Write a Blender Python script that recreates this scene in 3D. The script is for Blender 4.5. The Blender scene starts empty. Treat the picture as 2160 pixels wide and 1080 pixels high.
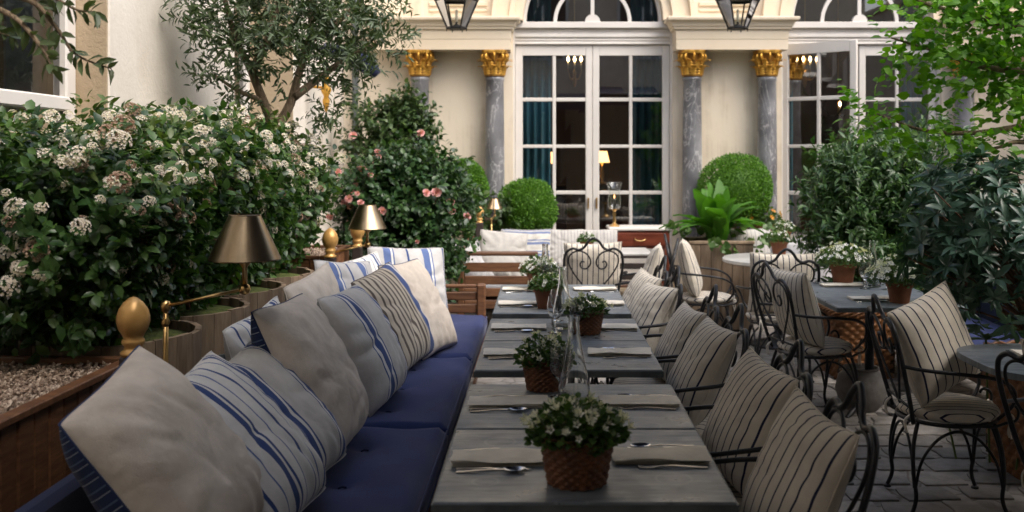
import bpy, math, random
import numpy as np
from mathutils import Vector, Matrix, Euler
R = math.radians
rng = np.random.default_rng(7)
random.seed(7)
scene = bpy.context.scene
col = scene.collection

# ------------------------------------------------------------------ camera
CAM_H = 1.6
cam = bpy.data.objects.new('camera', bpy.data.cameras.new('camera'))
col.objects.link(cam)
cam.location = (0, 0, CAM_H)
cam.rotation_euler = (R(90), 0, 0)
cam.data.sensor_width = 36
cam.data.lens = 35
cam.data.shift_x = -65 / 2160
cam.data.shift_y = -210 / 2160
cam.data.clip_start = 0.05
cam.data.clip_end = 500
cam.data.dof.use_dof = True
cam.data.dof.focus_distance = 4.3
cam.data.dof.aperture_fstop = 3.2
scene.camera = cam

# ------------------------------------------------------------------ sky, sun, exposure
SUN_EL, SUN_AZ = 52, 130        # azimuth clockwise from +Y (north)
world = bpy.data.worlds.new('World')
scene.world = world
world.use_nodes = True
wn = world.node_tree.nodes; wl = world.node_tree.links
bg = wn['Background']
sky = wn.new('ShaderNodeTexSky'); sky.sky_type = 'NISHITA'; sky.sun_disc = False
sky.sun_elevation = R(SUN_EL); sky.sun_rotation = R(SUN_AZ)
sky.air_density = 1.0; sky.dust_density = 4.0; sky.ozone_density = 1.0
hsv = wn.new('ShaderNodeHueSaturation'); hsv.inputs['Saturation'].default_value = 0.8
wl.new(sky.outputs[0], hsv.inputs['Color']); wl.new(hsv.outputs[0], bg.inputs[0])
bg.inputs[1].default_value = 0.15
sl = bpy.data.lights.new('sun', 'SUN'); sl.energy = 1.0; sl.angle = R(50); sl.color = (1.0, 0.95, 0.88)
sun = bpy.data.objects.new('sun', sl); col.objects.link(sun)
_d = Vector((math.sin(R(SUN_AZ)) * math.cos(R(SUN_EL)), math.cos(R(SUN_AZ)) * math.cos(R(SUN_EL)), math.sin(R(SUN_EL))))
sun.rotation_euler = (-_d).to_track_quat('-Z', 'Y').to_euler()
sun.location = (0, -2, 12)
vs = scene.view_settings
vs.view_transform = 'Standard'; vs.look = 'None'; vs.gamma = 1; vs.use_curve_mapping = False
vs.exposure = 1.25
scene.cycles.use_denoising = True
scene.cycles.max_bounces = 8
scene.cycles.transparent_max_bounces = 16
scene.cycles.caustics_reflective = False
scene.cycles.caustics_refractive = False

# ------------------------------------------------------------------ helpers
def PX(px, py, Y):
    """place on a photo sight line at depth Y"""
    return Vector(((px - 1145) / 2100 * Y, Y, CAM_H - (py - 330) / 2100 * Y))

class MB:
    def __init__(s):
        s.v = []; s.f = []; s.m = []
    def add(s, vs_, fs, mi=0):
        o = len(s.v)
        s.v.extend([tuple(p) for p in vs_])
        s.f.extend([tuple(i + o for i in f) for f in fs])
        s.m.extend([mi] * len(fs))
        return s
    def box(s, lo, hi, mi=0, c=0.0):
        x0, y0, z0 = lo; x1, y1, z1 = hi
        if c <= 0:
            s.add([(x0,y0,z0),(x1,y0,z0),(x1,y1,z0),(x0,y1,z0),(x0,y0,z1),(x1,y0,z1),(x1,y1,z1),(x0,y1,z1)],
                  [(0,3,2,1),(4,5,6,7),(0,1,5,4),(1,2,6,5),(2,3,7,6),(3,0,4,7)], mi)
            return s
        c = min(c, (x1-x0)*.45, (y1-y0)*.45, (z1-z0)*.45)
        vs_ = []; ix = {}
        for sx in (0,1):
            for sy in (0,1):
                for sz in (0,1):
                    X = (x0,x1)[sx]; Yv = (y0,y1)[sy]; Z = (z0,z1)[sz]
                    dx = c if sx == 0 else -c; dy = c if sy == 0 else -c; dz = c if sz == 0 else -c
                    for k, p in enumerate(((X,Yv+dy,Z+dz),(X+dx,Yv,Z+dz),(X+dx,Yv+dy,Z))):
                        ix[(sx,sy,sz,k)] = len(vs_); vs_.append(p)
        fs = []
        for a in (0,1):
            q = [(a,0,0,0),(a,1,0,0),(a,1,1,0),(a,0,1,0)]; fs.append([ix[t] for t in (q if a else q[::-1])])
            q = [(0,a,0,1),(0,a,1,1),(1,a,1,1),(1,a,0,1)]; fs.append([ix[t] for t in (q if a else q[::-1])])
            q = [(0,0,a,2),(1,0,a,2),(1,1,a,2),(0,1,a,2)]; fs.append([ix[t] for t in (q if a else q[::-1])])
        for a in (0,1):
            for b in (0,1):
                fs.append([ix[(a,b,0,0)],ix[(a,b,1,0)],ix[(a,b,1,1)],ix[(a,b,0,1)]])
                fs.append([ix[(a,0,b,0)],ix[(a,1,b,0)],ix[(a,1,b,2)],ix[(a,0,b,2)]])
                fs.append([ix[(0,a,b,1)],ix[(1,a,b,1)],ix[(1,a,b,2)],ix[(0,a,b,2)]])
        for a in (0,1):
            for b in (0,1):
                for d in (0,1):
                    fs.append([ix[(a,b,d,0)],ix[(a,b,d,1)],ix[(a,b,d,2)]])
        s.add(vs_, fs, mi); return s
    def tube(s, pts, r, n=8, closed=False, mi=0, cap=True):
        pts = [Vector(p) for p in pts]; N = len(pts)
        rs = r if isinstance(r, (list, tuple)) else [r] * N
        rings = []; prev = None
        for i, p in enumerate(pts):
            if closed: t = pts[(i+1) % N] - pts[i-1]
            else: t = pts[min(i+1, N-1)] - pts[max(i-1, 0)]
            if t.length < 1e-9: t = Vector((0,0,1))
            t.normalize()
            if prev is None:
                a = Vector((0,0,1)) if abs(t.z) < .9 else Vector((1,0,0))
                u = (a - t * a.dot(t)).normalized()
            else:
                u = prev - t * prev.dot(t)
                u = u.normalized() if u.length > 1e-6 else t.orthogonal().normalized()
            prev = u; w = t.cross(u)
            rings.append([p + (u * math.cos(2*math.pi*k/n) + w * math.sin(2*math.pi*k/n)) * rs[i] for k in range(n)])
        vs_ = [q for ring in rings for q in ring]; fs = []
        for i in range(N if closed else N-1):
            j = (i+1) % N
            for k in range(n):
                fs.append((i*n+k, i*n+(k+1)%n, j*n+(k+1)%n, j*n+k))
        if cap and not closed:
            fs.append(tuple(range(n))[::-1]); fs.append(tuple((N-1)*n+k for k in range(n)))
        s.add(vs_, fs, mi); return s
    def lathe(s, prof, n=24, c=(0,0,0), mi=0, a0=0.0, a1=2*math.pi):
        full = abs(a1-a0-2*math.pi) < 1e-6
        m = n if full else n+1
        vs_ = []
        for (r, z) in prof:
            for k in range(m):
                a = a0 + (a1-a0)*k/n
                vs_.append((c[0]+r*math.cos(a), c[1]+r*math.sin(a), c[2]+z))
        fs = []
        for i in range(len(prof)-1):
            for k in range(n):
                k2 = (k+1) % m
                fs.append((i*m+k, i*m+k2, (i+1)*m+k2, (i+1)*m+k))
        if full:
            if prof[0][0] > 1e-4: fs.append(tuple(range(m))[::-1])
            if prof[-1][0] > 1e-4: fs.append(tuple((len(prof)-1)*m+k for k in range(m)))
        s.add(vs_, fs, mi); return s
    def prism(s, poly, y0, y1, mi=0):
        """poly: list of (x,z), extruded along Y"""
        n = len(poly)
        vs_ = [(x,y0,z) for x,z in poly] + [(x,y1,z) for x,z in poly]
        fs = [tuple(range(n)), tuple(range(n,2*n))[::-1]] + [(k, k+n, (k+1)%n+n, (k+1)%n) for k in range(n)]
        s.add(vs_, fs, mi); return s
    def xf(s, M, start=0):
        s.v[start:] = [tuple(M @ Vector(p)) for p in s.v[start:]]; return s
    def mesh(s, name, mats, smooth=False, sharp=None):
        me = bpy.data.meshes.new(name); me.from_pydata(s.v, [], s.f)
        mats = mats if isinstance(mats, (list, tuple)) else [mats]
        for m in mats: me.materials.append(m)
        if len(mats) > 1: me.polygons.foreach_set('material_index', s.m)
        import bmesh
        bm = bmesh.new(); bm.from_mesh(me); bmesh.ops.recalc_face_normals(bm, faces=bm.faces); bm.to_mesh(me); bm.free()
        if smooth:
            me.polygons.foreach_set('use_smooth', [True]*len(me.polygons))
            if sharp: me.set_sharp_from_angle(angle=R(sharp))
        me.update(); return me
    def build(s, name, mats, parent=None, smooth=False, sharp=None):
        return inst(name, s.mesh(name, mats, smooth, sharp), parent)

def inst(name, me, parent=None, loc=None, rot=None, scale=None):
    o = bpy.data.objects.new(name, me); col.objects.link(o)
    if parent is not None: o.parent = parent
    if loc is not None: o.location = loc
    if rot is not None: o.rotation_euler = rot
    if scale is not None: o.scale = scale if isinstance(scale, (tuple, list)) else (scale,)*3
    return o

LABELS = {}
def tag(o, label, cat, group=None, kind=None):
    o['label'] = label; o['category'] = cat
    if group: o['group'] = group
    if kind: o['kind'] = kind
    if label in LABELS: print('DUP LABEL', label)
    LABELS[label] = o.name
    return o
def thing(name, label, cat, loc=(0,0,0), rz=0.0, group=None, rot=None):
    o = bpy.data.objects.new(name, None); col.objects.link(o)
    o.location = loc; o.rotation_euler = rot if rot is not None else (0,0,rz); o.empty_display_size = .1
    return tag(o, label, cat, group)
def struct(o):
    o['kind'] = 'structure'; return o
def stuff(o):
    o['kind'] = 'stuff'; return o
def catmull(pts, k=6, closed=False):
    P = [Vector(p) for p in pts]; out = []; n = len(P)
    rngi = range(n) if closed else range(n-1)
    for i in rngi:
        if closed: p0,p1,p2,p3 = P[i-1],P[i],P[(i+1)%n],P[(i+2)%n]
        else: p0,p1,p2,p3 = P[max(i-1,0)],P[i],P[i+1],P[min(i+2,n-1)]
        for j in range(k):
            t = j/k
            out.append(.5*((2*p1)+(-p0+p2)*t+(2*p0-5*p1+4*p2-p3)*t*t+(-p0+3*p1-3*p2+p3)*t**3))
    if not closed: out.append(P[-1])
    return out

# ------------------------------------------------------------------ materials
def new_mat(name):
    m = bpy.data.materials.new(name); m.use_nodes = True
    nt = m.node_tree; return m, nt, nt.nodes['Principled BSDF']
def nd(nt, t, **kw):
    n = nt.nodes.new('ShaderNode' + t)
    for k, v in kw.items(): setattr(n, k, v)
    return n
def setin(n, **kw):
    for k, v in kw.items(): n.inputs[k.replace('_', ' ')].default_value = v
def rgba(c): return (c[0], c[1], c[2], 1)
def coords(nt, kind='Object', scale=(1,1,1), rnd=False):
    tc = nd(nt, 'TexCoord'); mp = nd(nt, 'Mapping'); mp.inputs['Scale'].default_value = scale
    nt.links.new(tc.outputs[kind], mp.inputs['Vector'])
    if rnd:
        oi = nd(nt, 'ObjectInfo'); cx = nd(nt, 'CombineXYZ'); mu = nd(nt, 'Math', operation='MULTIPLY'); mu.inputs[1].default_value = 37
        nt.links.new(oi.outputs['Random'], mu.inputs[0]); nt.links.new(mu.outputs[0], cx.inputs[0]); nt.links.new(mu.outputs[0], cx.inputs[2])
        nt.links.new(cx.outputs[0], mp.inputs['Location'])
    return mp.outputs[0]
def ramp(nt, fac, stops, interp='LINEAR'):
    r = nd(nt, 'ValToRGB'); cr = r.color_ramp; cr.interpolation = interp
    while len(cr.elements) > 1: cr.elements.remove(cr.elements[-1])
    cr.elements[0].position = stops[0][0]; cr.elements[0].color = rgba(stops[0][1])
    for p, c in stops[1:]:
        e = cr.elements.new(p); e.color = rgba(c)
    nt.links.new(fac, r.inputs[0]); return r.outputs[0]
def mixc(nt, fac, a, b, mode='MIX'):
    m = nd(nt, 'Mix', data_type='RGBA', blend_type=mode)
    for sock, v in ((m.inputs[0], fac), (m.inputs[6], a), (m.inputs[7], b)):
        if hasattr(v, 'is_output'): nt.links.new(v, sock)
        elif isinstance(v, (int, float)): sock.default_value = v
        else: sock.default_value = rgba(v)
    return m.outputs[2]
def noise(nt, vec, scale, detail=4, rough=.6, dist=0):
    n = nd(nt, 'TexNoise'); setin(n, Scale=scale, Detail=detail, Roughness=rough, Distortion=dist)
    nt.links.new(vec, n.inputs['Vector']); return n.outputs['Fac']
def bump(nt, bsdf, h, strength=.2, dist=.01):
    b = nd(nt, 'Bump'); setin(b, Strength=strength, Distance=dist)
    nt.links.new(h, b.inputs['Height']); nt.links.new(b.outputs[0], bsdf.inputs['Normal'])
def noisy(name, c1, c2, scale=4, rough=.6, metal=0, bstr=.15, bdist=.005, bscale=None, stretch=(1,1,1), rnd=False, objvar=0.0, spec=.5, detail=5, kind='Object', lo=.35, hi=.7):
    m, nt, b = new_mat(name)
    v = coords(nt, kind, stretch, rnd)
    n = noise(nt, v, scale, detail)
    c = ramp(nt, n, [(lo, c1), (hi, c2)])
    if objvar:
        oi = nd(nt, 'ObjectInfo'); mr = nd(nt, 'MapRange'); mr.inputs[3].default_value = 1-objvar; mr.inputs[4].default_value = 1+objvar
        nt.links.new(oi.outputs['Random'], mr.inputs[0])
        c = mixc(nt, 1.0, c, mr.outputs[0], 'MULTIPLY')
    nt.links.new(c, b.inputs['Base Color'])
    setin(b, Roughness=rough, Metallic=metal); b.inputs['Specular IOR Level'].default_value = spec
    if bstr: bump(nt, b, noise(nt, v, bscale or scale*6, 4), bstr, bdist)
    return m
def leafmat(name, cd, cl, rough=.4, trans=.22, spec=.5, back=1.35):
    m, nt, b = new_mat(name)
    g = nd(nt, 'NewGeometry')
    c = ramp(nt, g.outputs['Random Per Island'], [(0, cd), (.7, [(a+d)/2 for a, d in zip(cd, cl)]), (1, cl)])
    cb = mixc(nt, 1.0, c, (back, back*1.02, back*.95), 'MULTIPLY')
    c2 = mixc(nt, g.outputs['Backfacing'], c, cb)
    nt.links.new(c2, b.inputs['Base Color']); setin(b, Roughness=rough); b.inputs['Specular IOR Level'].default_value = spec
    tr = nd(nt, 'BsdfTranslucent'); cy = mixc(nt, 1.0, c, (1.6, 1.7, .6), 'MULTIPLY'); nt.links.new(cy, tr.inputs[0])
    mx = nd(nt, 'MixShader'); mx.inputs[0].default_value = trans
    nt.links.new(b.outputs[0], mx.inputs[1]); nt.links.new(tr.outputs[0], mx.inputs[2])
    nt.links.new(mx.outputs[0], nt.nodes['Material Output'].inputs[0])
    return m
def fabric(name, base, stops=None, repeat=1.0, axis=0, rough=.9, wr=.25, stain=None, plaid=None, wscale=9):
    """woven cloth; stops = constant colour bands across one repeat of UV axis"""
    m, nt, b = new_mat(name)
    tc = nd(nt, 'TexCoord'); sx = nd(nt, 'SeparateXYZ'); nt.links.new(tc.outputs['UV'], sx.inputs[0])
    c = None
    if stops:
        mu = nd(nt, 'Math', operation='MULTIPLY'); mu.inputs[1].default_value = repeat
        nt.links.new(sx.outputs[axis], mu.inputs[0])
        fr = nd(nt, 'Math', operation='FRACT'); nt.links.new(mu.outputs[0], fr.inputs[0])
        c = ramp(nt, fr.outputs[0], stops, 'CONSTANT')
    v = coords(nt, 'Object', (1,1,1), True)
    n1 = noise(nt, v, wscale, 5, .6, .1)
    if c is None:
        c = ramp(nt, n1, [(.3, [x*.76 for x in base]), (.65, base)])
    else:
        c = mixc(nt, 1.0, c, ramp(nt, n1, [(.3, (.80,.80,.81)), (.65, (1,1,1))]), 'MULTIPLY')
    if stain:
        n2 = noise(nt, v, 4, 6, .65, .2)
        c = mixc(nt, ramp(nt, n2, [(.52, (0,0,0)), (.72, (.55,.55,.55))]), c, stain)
    if plaid:
        mu2 = nd(nt, 'Math', operation='MULTIPLY'); mu2.inputs[1].default_value = plaid[1]
        nt.links.new(sx.outputs[1-axis], mu2.inputs[0])
        fr2 = nd(nt, 'Math', operation='FRACT'); nt.links.new(mu2.outputs[0], fr2.inputs[0])
        c = mixc(nt, 1.0, c, ramp(nt, fr2.outputs[0], plaid[0], 'CONSTANT'), 'MULTIPLY')
    nt.links.new(c, b.inputs['Base Color']); setin(b, Roughness=rough); b.inputs['Specular IOR Level'].default_value = .15
    b.inputs['Sheen Weight'].default_value = .15
    nf = noise(nt, v, 260, 2); nw = noise(nt, v, wscale*.8, 3, .5, .25)
    ad = nd(nt, 'Math', operation='MULTIPLY_ADD'); ad.inputs[1].default_value = .06
    nt.links.new(nf, ad.inputs[0]); nt.links.new(nw, ad.inputs[2])
    bump(nt, b, ad.outputs[0], wr, .04)
    return m
# ------------------------------------------------------------------ palette
BE = (.63,.59,.52); NAVY = (.022,.026,.06); BLUE = (.04,.075,.21); MBLUE = (.11,.16,.33); WHT = (.70,.68,.64)
M = {}
M['cream'] = noisy('cream_paint', (.66,.55,.40), (.72,.61,.46), 1.2, .75, bstr=.08, bscale=40)
def plaster(name, c1, c2, dirt):
    m, nt, b = new_mat(name); v = coords(nt, 'Object'); n = noise(nt, v, .9, 6)
    c = ramp(nt, n, [(.3, c1), (.7, c2)]); n2 = noise(nt, coords(nt, 'Object', (7,7,.35)), 1.6, 5); n3 = noise(nt, v, 2.3, 3)
    mu = nd(nt, 'Math', operation='MULTIPLY'); nt.links.new(n2, mu.inputs[0]); nt.links.new(n3, mu.inputs[1])
    c = mixc(nt, ramp(nt, mu.outputs[0], [(.24, (0,0,0)), (.40, (.7,.7,.7))]), c, dirt)
    nt.links.new(c, b.inputs['Base Color']); setin(b, Roughness=.8); bump(nt, b, noise(nt, v, 30, 6), .18, .008); return m
M['cream'] = plaster('cream_paint_weathered', (.70,.60,.46), (.77,.68,.54), (.50,.41,.30))
M['cream_trim'] = noisy('cream_trim', (.68,.57,.42), (.73,.63,.48), 2, .6, bstr=.05, bscale=50)
M['white_paint'] = noisy('white_paint', (.66,.62,.57), (.72,.68,.63), 3, .4, bstr=.05, bscale=60)
M['iron'] = noisy('black_iron', (.012,.012,.014), (.03,.03,.034), 20, .42, metal=.3, bstr=.1, bscale=120)
M['lantern_metal'] = noisy('lantern_metal', (.008,.008,.009), (.02,.02,.02), 20, .45, metal=.4, bstr=.1)
M['brass'] = noisy('aged_brass', (.25,.185,.115), (.42,.32,.20), 14, .30, metal=1, bstr=.05, bscale=60, stretch=(1,1,.15))
M['polished_brass'] = noisy('polished_brass', (.62,.40,.16), (.72,.48,.20), 20, .28, metal=1, bstr=.04)
M['gold_wood'] = noisy('gilded_wood', (.50,.27,.08), (.66,.40,.14), 9, .36, metal=.3, bstr=.12, bscale=40)
M['gold'] = noisy('gilding', (.50,.24,.03), (.80,.46,.09), 16, .40, metal=.65, bstr=.25, bscale=50)
M['recess_gold'] = noisy('recess_gilding', (.20,.09,.015), (.40,.21,.04), 16, .5, metal=.5, bstr=.25, bscale=50)  # darker gilding for the bell: recess shade and grime put into the colour
M['wood'] = noisy('oiled_hardwood', (.10,.042,.018), (.22,.10,.045), 5, .5, bstr=.15, stretch=(2,2,14), rnd=True, objvar=.28)
M['wood_y'] = noisy('oiled_hardwood_long', (.085,.036,.016), (.185,.085,.038), 5, .5, bstr=.15, stretch=(1,9,9), rnd=True, objvar=.22)
M['old_wood'] = noisy('weathered_stave', (.14,.095,.06), (.30,.22,.145), 4, .8, bstr=.35, stretch=(5,5,.8), rnd=True, objvar=.25)
M['dark_wood'] = noisy('dark_wood', (.02,.014,.012), (.045,.03,.024), 6, .6, bstr=.15)
M['mahogany'] = noisy('mahogany', (.10,.022,.012), (.19,.048,.024), 4, .3, bstr=.08, stretch=(1,8,8))
M['zinc'] = noisy('zinc_top', (.120,.142,.162), (.255,.285,.31), 3.2, .40, metal=.25, bstr=.12, bscale=14, stretch=(1.2,9,1), rnd=True, objvar=.1, detail=8, lo=.3, hi=.72)
m, nt, b = new_mat('worn_zinc')
v = coords(nt, 'Object', (1,1,1), True); vs3 = coords(nt, 'Object', (1.5,16,1), True)
c = ramp(nt, noise(nt, vs3, 3, 8, .7), [(.28, (.105,.125,.145)), (.5, (.19,.215,.24)), (.74, (.30,.33,.355))])
c = mixc(nt, ramp(nt, noise(nt, v, 5, 6, .7, .4), [(.5, (0,0,0)), (.75, (.55,.55,.55))]), c, (.10,.11,.12))
vo = nd(nt, 'TexVoronoi', feature='F1'); setin(vo, Scale=5.0); nt.links.new(v, vo.inputs['Vector'])
c = mixc(nt, ramp(nt, vo.outputs['Distance'], [(.215, (0,0,0)), (.228, (.22,.22,.22)), (.245, (.22,.22,.22)), (.26, (0,0,0))]), c, (.42,.44,.45))
nt.links.new(c, b.inputs['Base Color']); setin(b, Metallic=.25)
rr = ramp(nt, noise(nt, v, 7, 5), [(.3, (.24,.24,.24)), (.7, (.58,.58,.58))]); nt.links.new(rr, b.inputs['Roughness'])
bump(nt, b, noise(nt, vs3, 10, 5), .2, .004); M['zinc'] = m
M['petal_spent'] = leafmat('spent_floret', (.26,.15,.10), (.58,.46,.36), .8, trans=.15, back=.95)
M['zinc_edge'] = noisy('zinc_edge', (.10,.12,.13), (.20,.22,.23), 9, .45, metal=.45, bstr=.2)
M['marble_top'] = noisy('pale_marble', (.45,.44,.42), (.62,.61,.58), 4, .3, bstr=.03)
M['soil'] = noisy('soil', (.02,.015,.01), (.06,.045,.03), 30, .95, bstr=.6, bscale=60, bdist=.02)
M['moss'] = noisy('moss', (.05,.07,.015), (.14,.17,.03), 25, .95, bstr=.8, bscale=90, bdist=.02)
M['terracotta'] = noisy('terracotta', (.17,.060,.027), (.27,.10,.045), 8, .75, bstr=.15)
M['wicker'] = noisy('wicker', (.105,.036,.014), (.22,.085,.032), 30, .5, bstr=.3, bscale=150)
M['wicker_pale'] = noisy('wicker_pale', (.13,.052,.016), (.25,.105,.034), 30, .5, bstr=.3, bscale=150)
M['stem'] = noisy('woody_stem', (.12,.055,.03), (.22,.12,.07), 20, .7, bstr=.3)
M['green_stem'] = noisy('green_stem', (.06,.10,.02), (.12,.17,.04), 20, .6, bstr=.1)
M['bark'] = noisy('olive_bark', (.13,.09,.055), (.30,.22,.14), 9, .85, bstr=.7, bscale=40, bdist=.02, stretch=(2,2,.6))
M['steel'] = noisy('cutlery_steel', (.52,.52,.52), (.62,.62,.62), 30, .22, metal=1, bstr=0)
M['blue_canvas'] = fabric('blue_canvas', (.022,.034,.115), wr=.12, wscale=4)
M['navy_canvas'] = fabric('navy_canvas', (.016,.022,.06), wr=.12, wscale=4)
M['linen'] = fabric('linen', (.67,.59,.50), wr=.5, stain=(.47,.39,.31))
M['dimmed_linen'] = fabric('dimmed_linen', (.44,.42,.39), wr=.4)  # linen copy with the dimness at the far bench put into its colour
M['napkin'] = fabric('napkin_linen', (.83,.77,.66), wr=.12)
M['white_cloth'] = fabric('white_cloth', (.50,.49,.49), wr=.2)
M['plaid'] = fabric('blue_plaid', BLUE, stops=[(0,(.025,.042,.11)),(.42,(.36,.40,.46)),(.48,(.022,.036,.10)),(.80,(.10,.15,.26)),(.9,(.022,.04,.11))], repeat=13, axis=1,
                   plaid=([(0,(1,1,1)),(.6,(.75,.8,.9)),(.7,(1,1,1))], 10))
def st(seq):     # [(width, colour)...] -> constant ramp stops over 0..1
    tot = sum(w for w, c in seq); o = []; t = 0
    for w, c in seq:
        o.append((t/tot, c)); t += w
    return o
M['thin_blue'] = fabric('white_blue_stripe', WHT, stops=st([(5,WHT),(1,BLUE),(4,WHT),(.6,MBLUE),(4,WHT),(2.2,BLUE),(1,WHT),(1,BLUE),(4,WHT),(.6,MBLUE)]), repeat=2, wr=.35)
M['broad_blue'] = fabric('broad_blue_stripe', WHT, stops=st([(9,(.58,.55,.50)),(.7,BLUE),(1.4,WHT),(3,BLUE),(1.2,WHT),(.8,BLUE),(5,(.58,.55,.50))]), repeat=2, wr=.35)
M['wide_blue'] = fabric('wide_blue_band', WHT, stops=st([(8,(.50,.49,.48)),(4,MBLUE),(1,WHT),(.8,MBLUE),(7,(.50,.49,.48)),(1.2,BLUE)]), repeat=2, wr=.35)
M['ticking'] = fabric('ticking_blue_band', BE, stops=st([(1,(.10,.08,.07)),(1.6,(.45,.40,.32))]*9 + [(5,BLUE),(1.5,WHT),(2,BLUE),(1.2,WHT)]), repeat=1, wr=.25)
M['chair_stripe'] = fabric('cream_navy_stripe', BE, stops=st([(3,(.67,.61,.51)),(1.15,NAVY),(3,(.67,.61,.51))]), repeat=11, wr=.35)
M['chair_stripe2'] = fabric('cream_navy_stripe_wide', BE, stops=st([(3.3,(.68,.62,.52)),(1.2,NAVY),(3.3,(.68,.62,.52))]), repeat=9, wr=.35)
M['ivory_stripe'] = fabric('ivory_stripe', BE, stops=st([(5,(.50,.48,.45)),(.8,(.24,.23,.25))]), repeat=12, wr=.25)
M['grey_stripe'] = fabric('grey_blue_horizontal', BE, stops=st([(5,(.55,.53,.48)),(2.2,(.16,.20,.33)),(1,(.55,.53,.48)),(1.2,(.16,.20,.33))]), repeat=4, axis=1, wr=.25)

# stone of the left wall: pale limestone, streaked brown under the sills
m, nt, b = new_mat('limestone')
v = coords(nt, 'Object'); n = noise(nt, v, 1.6, 6); n2 = noise(nt, coords(nt, 'Object', (1.2,1.2,.35)), 2.2, 4)
c = ramp(nt, n, [(.3, (.60,.54,.46)), (.7, (.74,.69,.61))])
c = mixc(nt, ramp(nt, n2, [(.54, (0,0,0)), (.72, (.55,.55,.55))]), c, (.36,.25,.15))
nt.links.new(c, b.inputs['Base Color']); setin(b, Roughness=.85); bump(nt, b, noise(nt, v, 35, 6), .35, .01); M['limestone'] = m
m, nt, b = new_mat('tan_limestone')
v = coords(nt, 'Object'); n = noise(nt, v, 3, 6)
nt.links.new(ramp(nt, n, [(.3, (.36,.27,.17)), (.7, (.48,.38,.26))]), b.inputs['Base Color']); setin(b, Roughness=.9); bump(nt, b, noise(nt, v, 45, 6), .5, .01); M['tan_stone'] = m
# grey veined marble
m, nt, b = new_mat('grey_marble')
v = coords(nt, 'Object', (1,1,.7), True); n = noise(nt, v, 2.5, 6)
base = ramp(nt, n, [(.32, (.07,.066,.072)), (.5, (.17,.17,.18)), (.68, (.29,.29,.30))])
c = base
for sc_, st2, amt in ((2.2, (1.6,1.6,.9), .75), (5.0, (1.2,1.2,.6), .45)):
    mpv = nd(nt, 'Mapping'); mpv.inputs['Rotation'].default_value = (.6,.5,.3); mpv.inputs['Scale'].default_value = st2; nt.links.new(v, mpv.inputs['Vector'])
    nv = noise(nt, mpv.outputs[0], sc_, 5, .55, .9)
    su = nd(nt, 'Math', operation='SUBTRACT'); su.inputs[1].default_value = .5; nt.links.new(nv, su.inputs[0]); ab = nd(nt, 'Math', operation='ABSOLUTE'); nt.links.new(su.outputs[0], ab.inputs[0])
    c = mixc(nt, ramp(nt, ab.outputs[0], [(.0, (amt,)*3), (.012, (0,0,0))]), c, (.55,.54,.53))
nt.links.new(c, b.inputs['Base Color']); setin(b, Roughness=.32); M['marble'] = m
# paving stone
m, nt, b = new_mat('paving_stone')
v = coords(nt, 'Object', (1,1,1), True); n = noise(nt, v, 12, 5)
c = ramp(nt, n, [(.3, (.17,.155,.14)), (.7, (.30,.28,.26))])
oi = nd(nt, 'ObjectInfo'); mr = nd(nt, 'MapRange'); mr.inputs[3].default_value = .62; mr.inputs[4].default_value = 1.25
nt.links.new(oi.outputs['Random'], mr.inputs[0]); c = mixc(nt, 1.0, c, mr.outputs[0], 'MULTIPLY')
nt.links.new(c, b.inputs['Base Color']); setin(b, Roughness=.7); bump(nt, b, noise(nt, v, 50, 5), .4, .006); M['paver'] = m
# ground: sand joints / far paving
m, nt, b = new_mat('courtyard_ground')
v = coords(nt, 'Object'); n = noise(nt, v, 9, 6)
vo = nd(nt, 'TexVoronoi', feature='DISTANCE_TO_EDGE'); setin(vo, Scale=5.5); nt.links.new(v, vo.inputs['Vector'])
c = mixc(nt, ramp(nt, vo.outputs['Distance'], [(.01, (0,0,0)), (.05, (1,1,1))]), (.12,.105,.09), ramp(nt, n, [(.3, (.17,.155,.14)), (.7, (.29,.27,.25))]))
nt.links.new(c, b.inputs['Base Color']); setin(b, Roughness=.85); bump(nt, b, vo.outputs['Distance'], .5, .03); M['ground'] = m
M['joint'] = M['ground']
# gravel
m, nt, b = new_mat('pale_gravel')
g = nd(nt, 'NewGeometry')
nt.links.new(ramp(nt, g.outputs['Random Per Island'], [(0, (.16,.11,.08)), (.5, (.36,.26,.19)), (1, (.58,.47,.37))]), b.inputs['Base Color']); setin(b, Roughness=.8); M['gravel'] = m
# window glass: thin pane
def pane_mat(name, ior, tint):
    m, nt, b = new_mat(name)
    tr = nd(nt, 'BsdfTransparent'); tr.inputs[0].default_value = rgba(tint)
    gl = nd(nt, 'BsdfGlossy'); gl.inputs['Roughness'].default_value = .01
    fr = nd(nt, 'Fresnel'); fr.inputs[0].default_value = ior
    mx = nd(nt, 'MixShader'); nt.links.new(fr.outputs[0], mx.inputs[0]); nt.links.new(tr.outputs[0], mx.inputs[1]); nt.links.new(gl.outputs[0], mx.inputs[2])
    nt.links.new(mx.outputs[0], nt.nodes['Material Output'].inputs[0]); return m
M['pane'] = pane_mat('window_pane', 2.4, (.85,.87,.88))
M['lantern_pane'] = pane_mat('lantern_pane', 1.45, (.95,.95,.93))
m, nt, b = new_mat('clear_glass')
setin(b, Roughness=0.0, IOR=1.56); b.inputs['Transmission Weight'].default_value = 1.0; b.inputs['Base Color'].default_value = (.97,.985,.98,1); M['glass'] = m
def emit(name, c, s):
    m, nt, b = new_mat(name); b.inputs['Base Color'].default_value = rgba(c); b.inputs['Emission Color'].default_value = rgba(c); b.inputs['Emission Strength'].default_value = s; return m
M['bulb'] = emit('lit_bulb', (1,.62,.28), 14)
M['lit_shade'] = emit('lit_shade', (1,.50,.18), 2.2)
M['candle'] = noisy('candle_wax', (.72,.66,.52), (.78,.72,.58), 6, .5, bstr=0)
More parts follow.
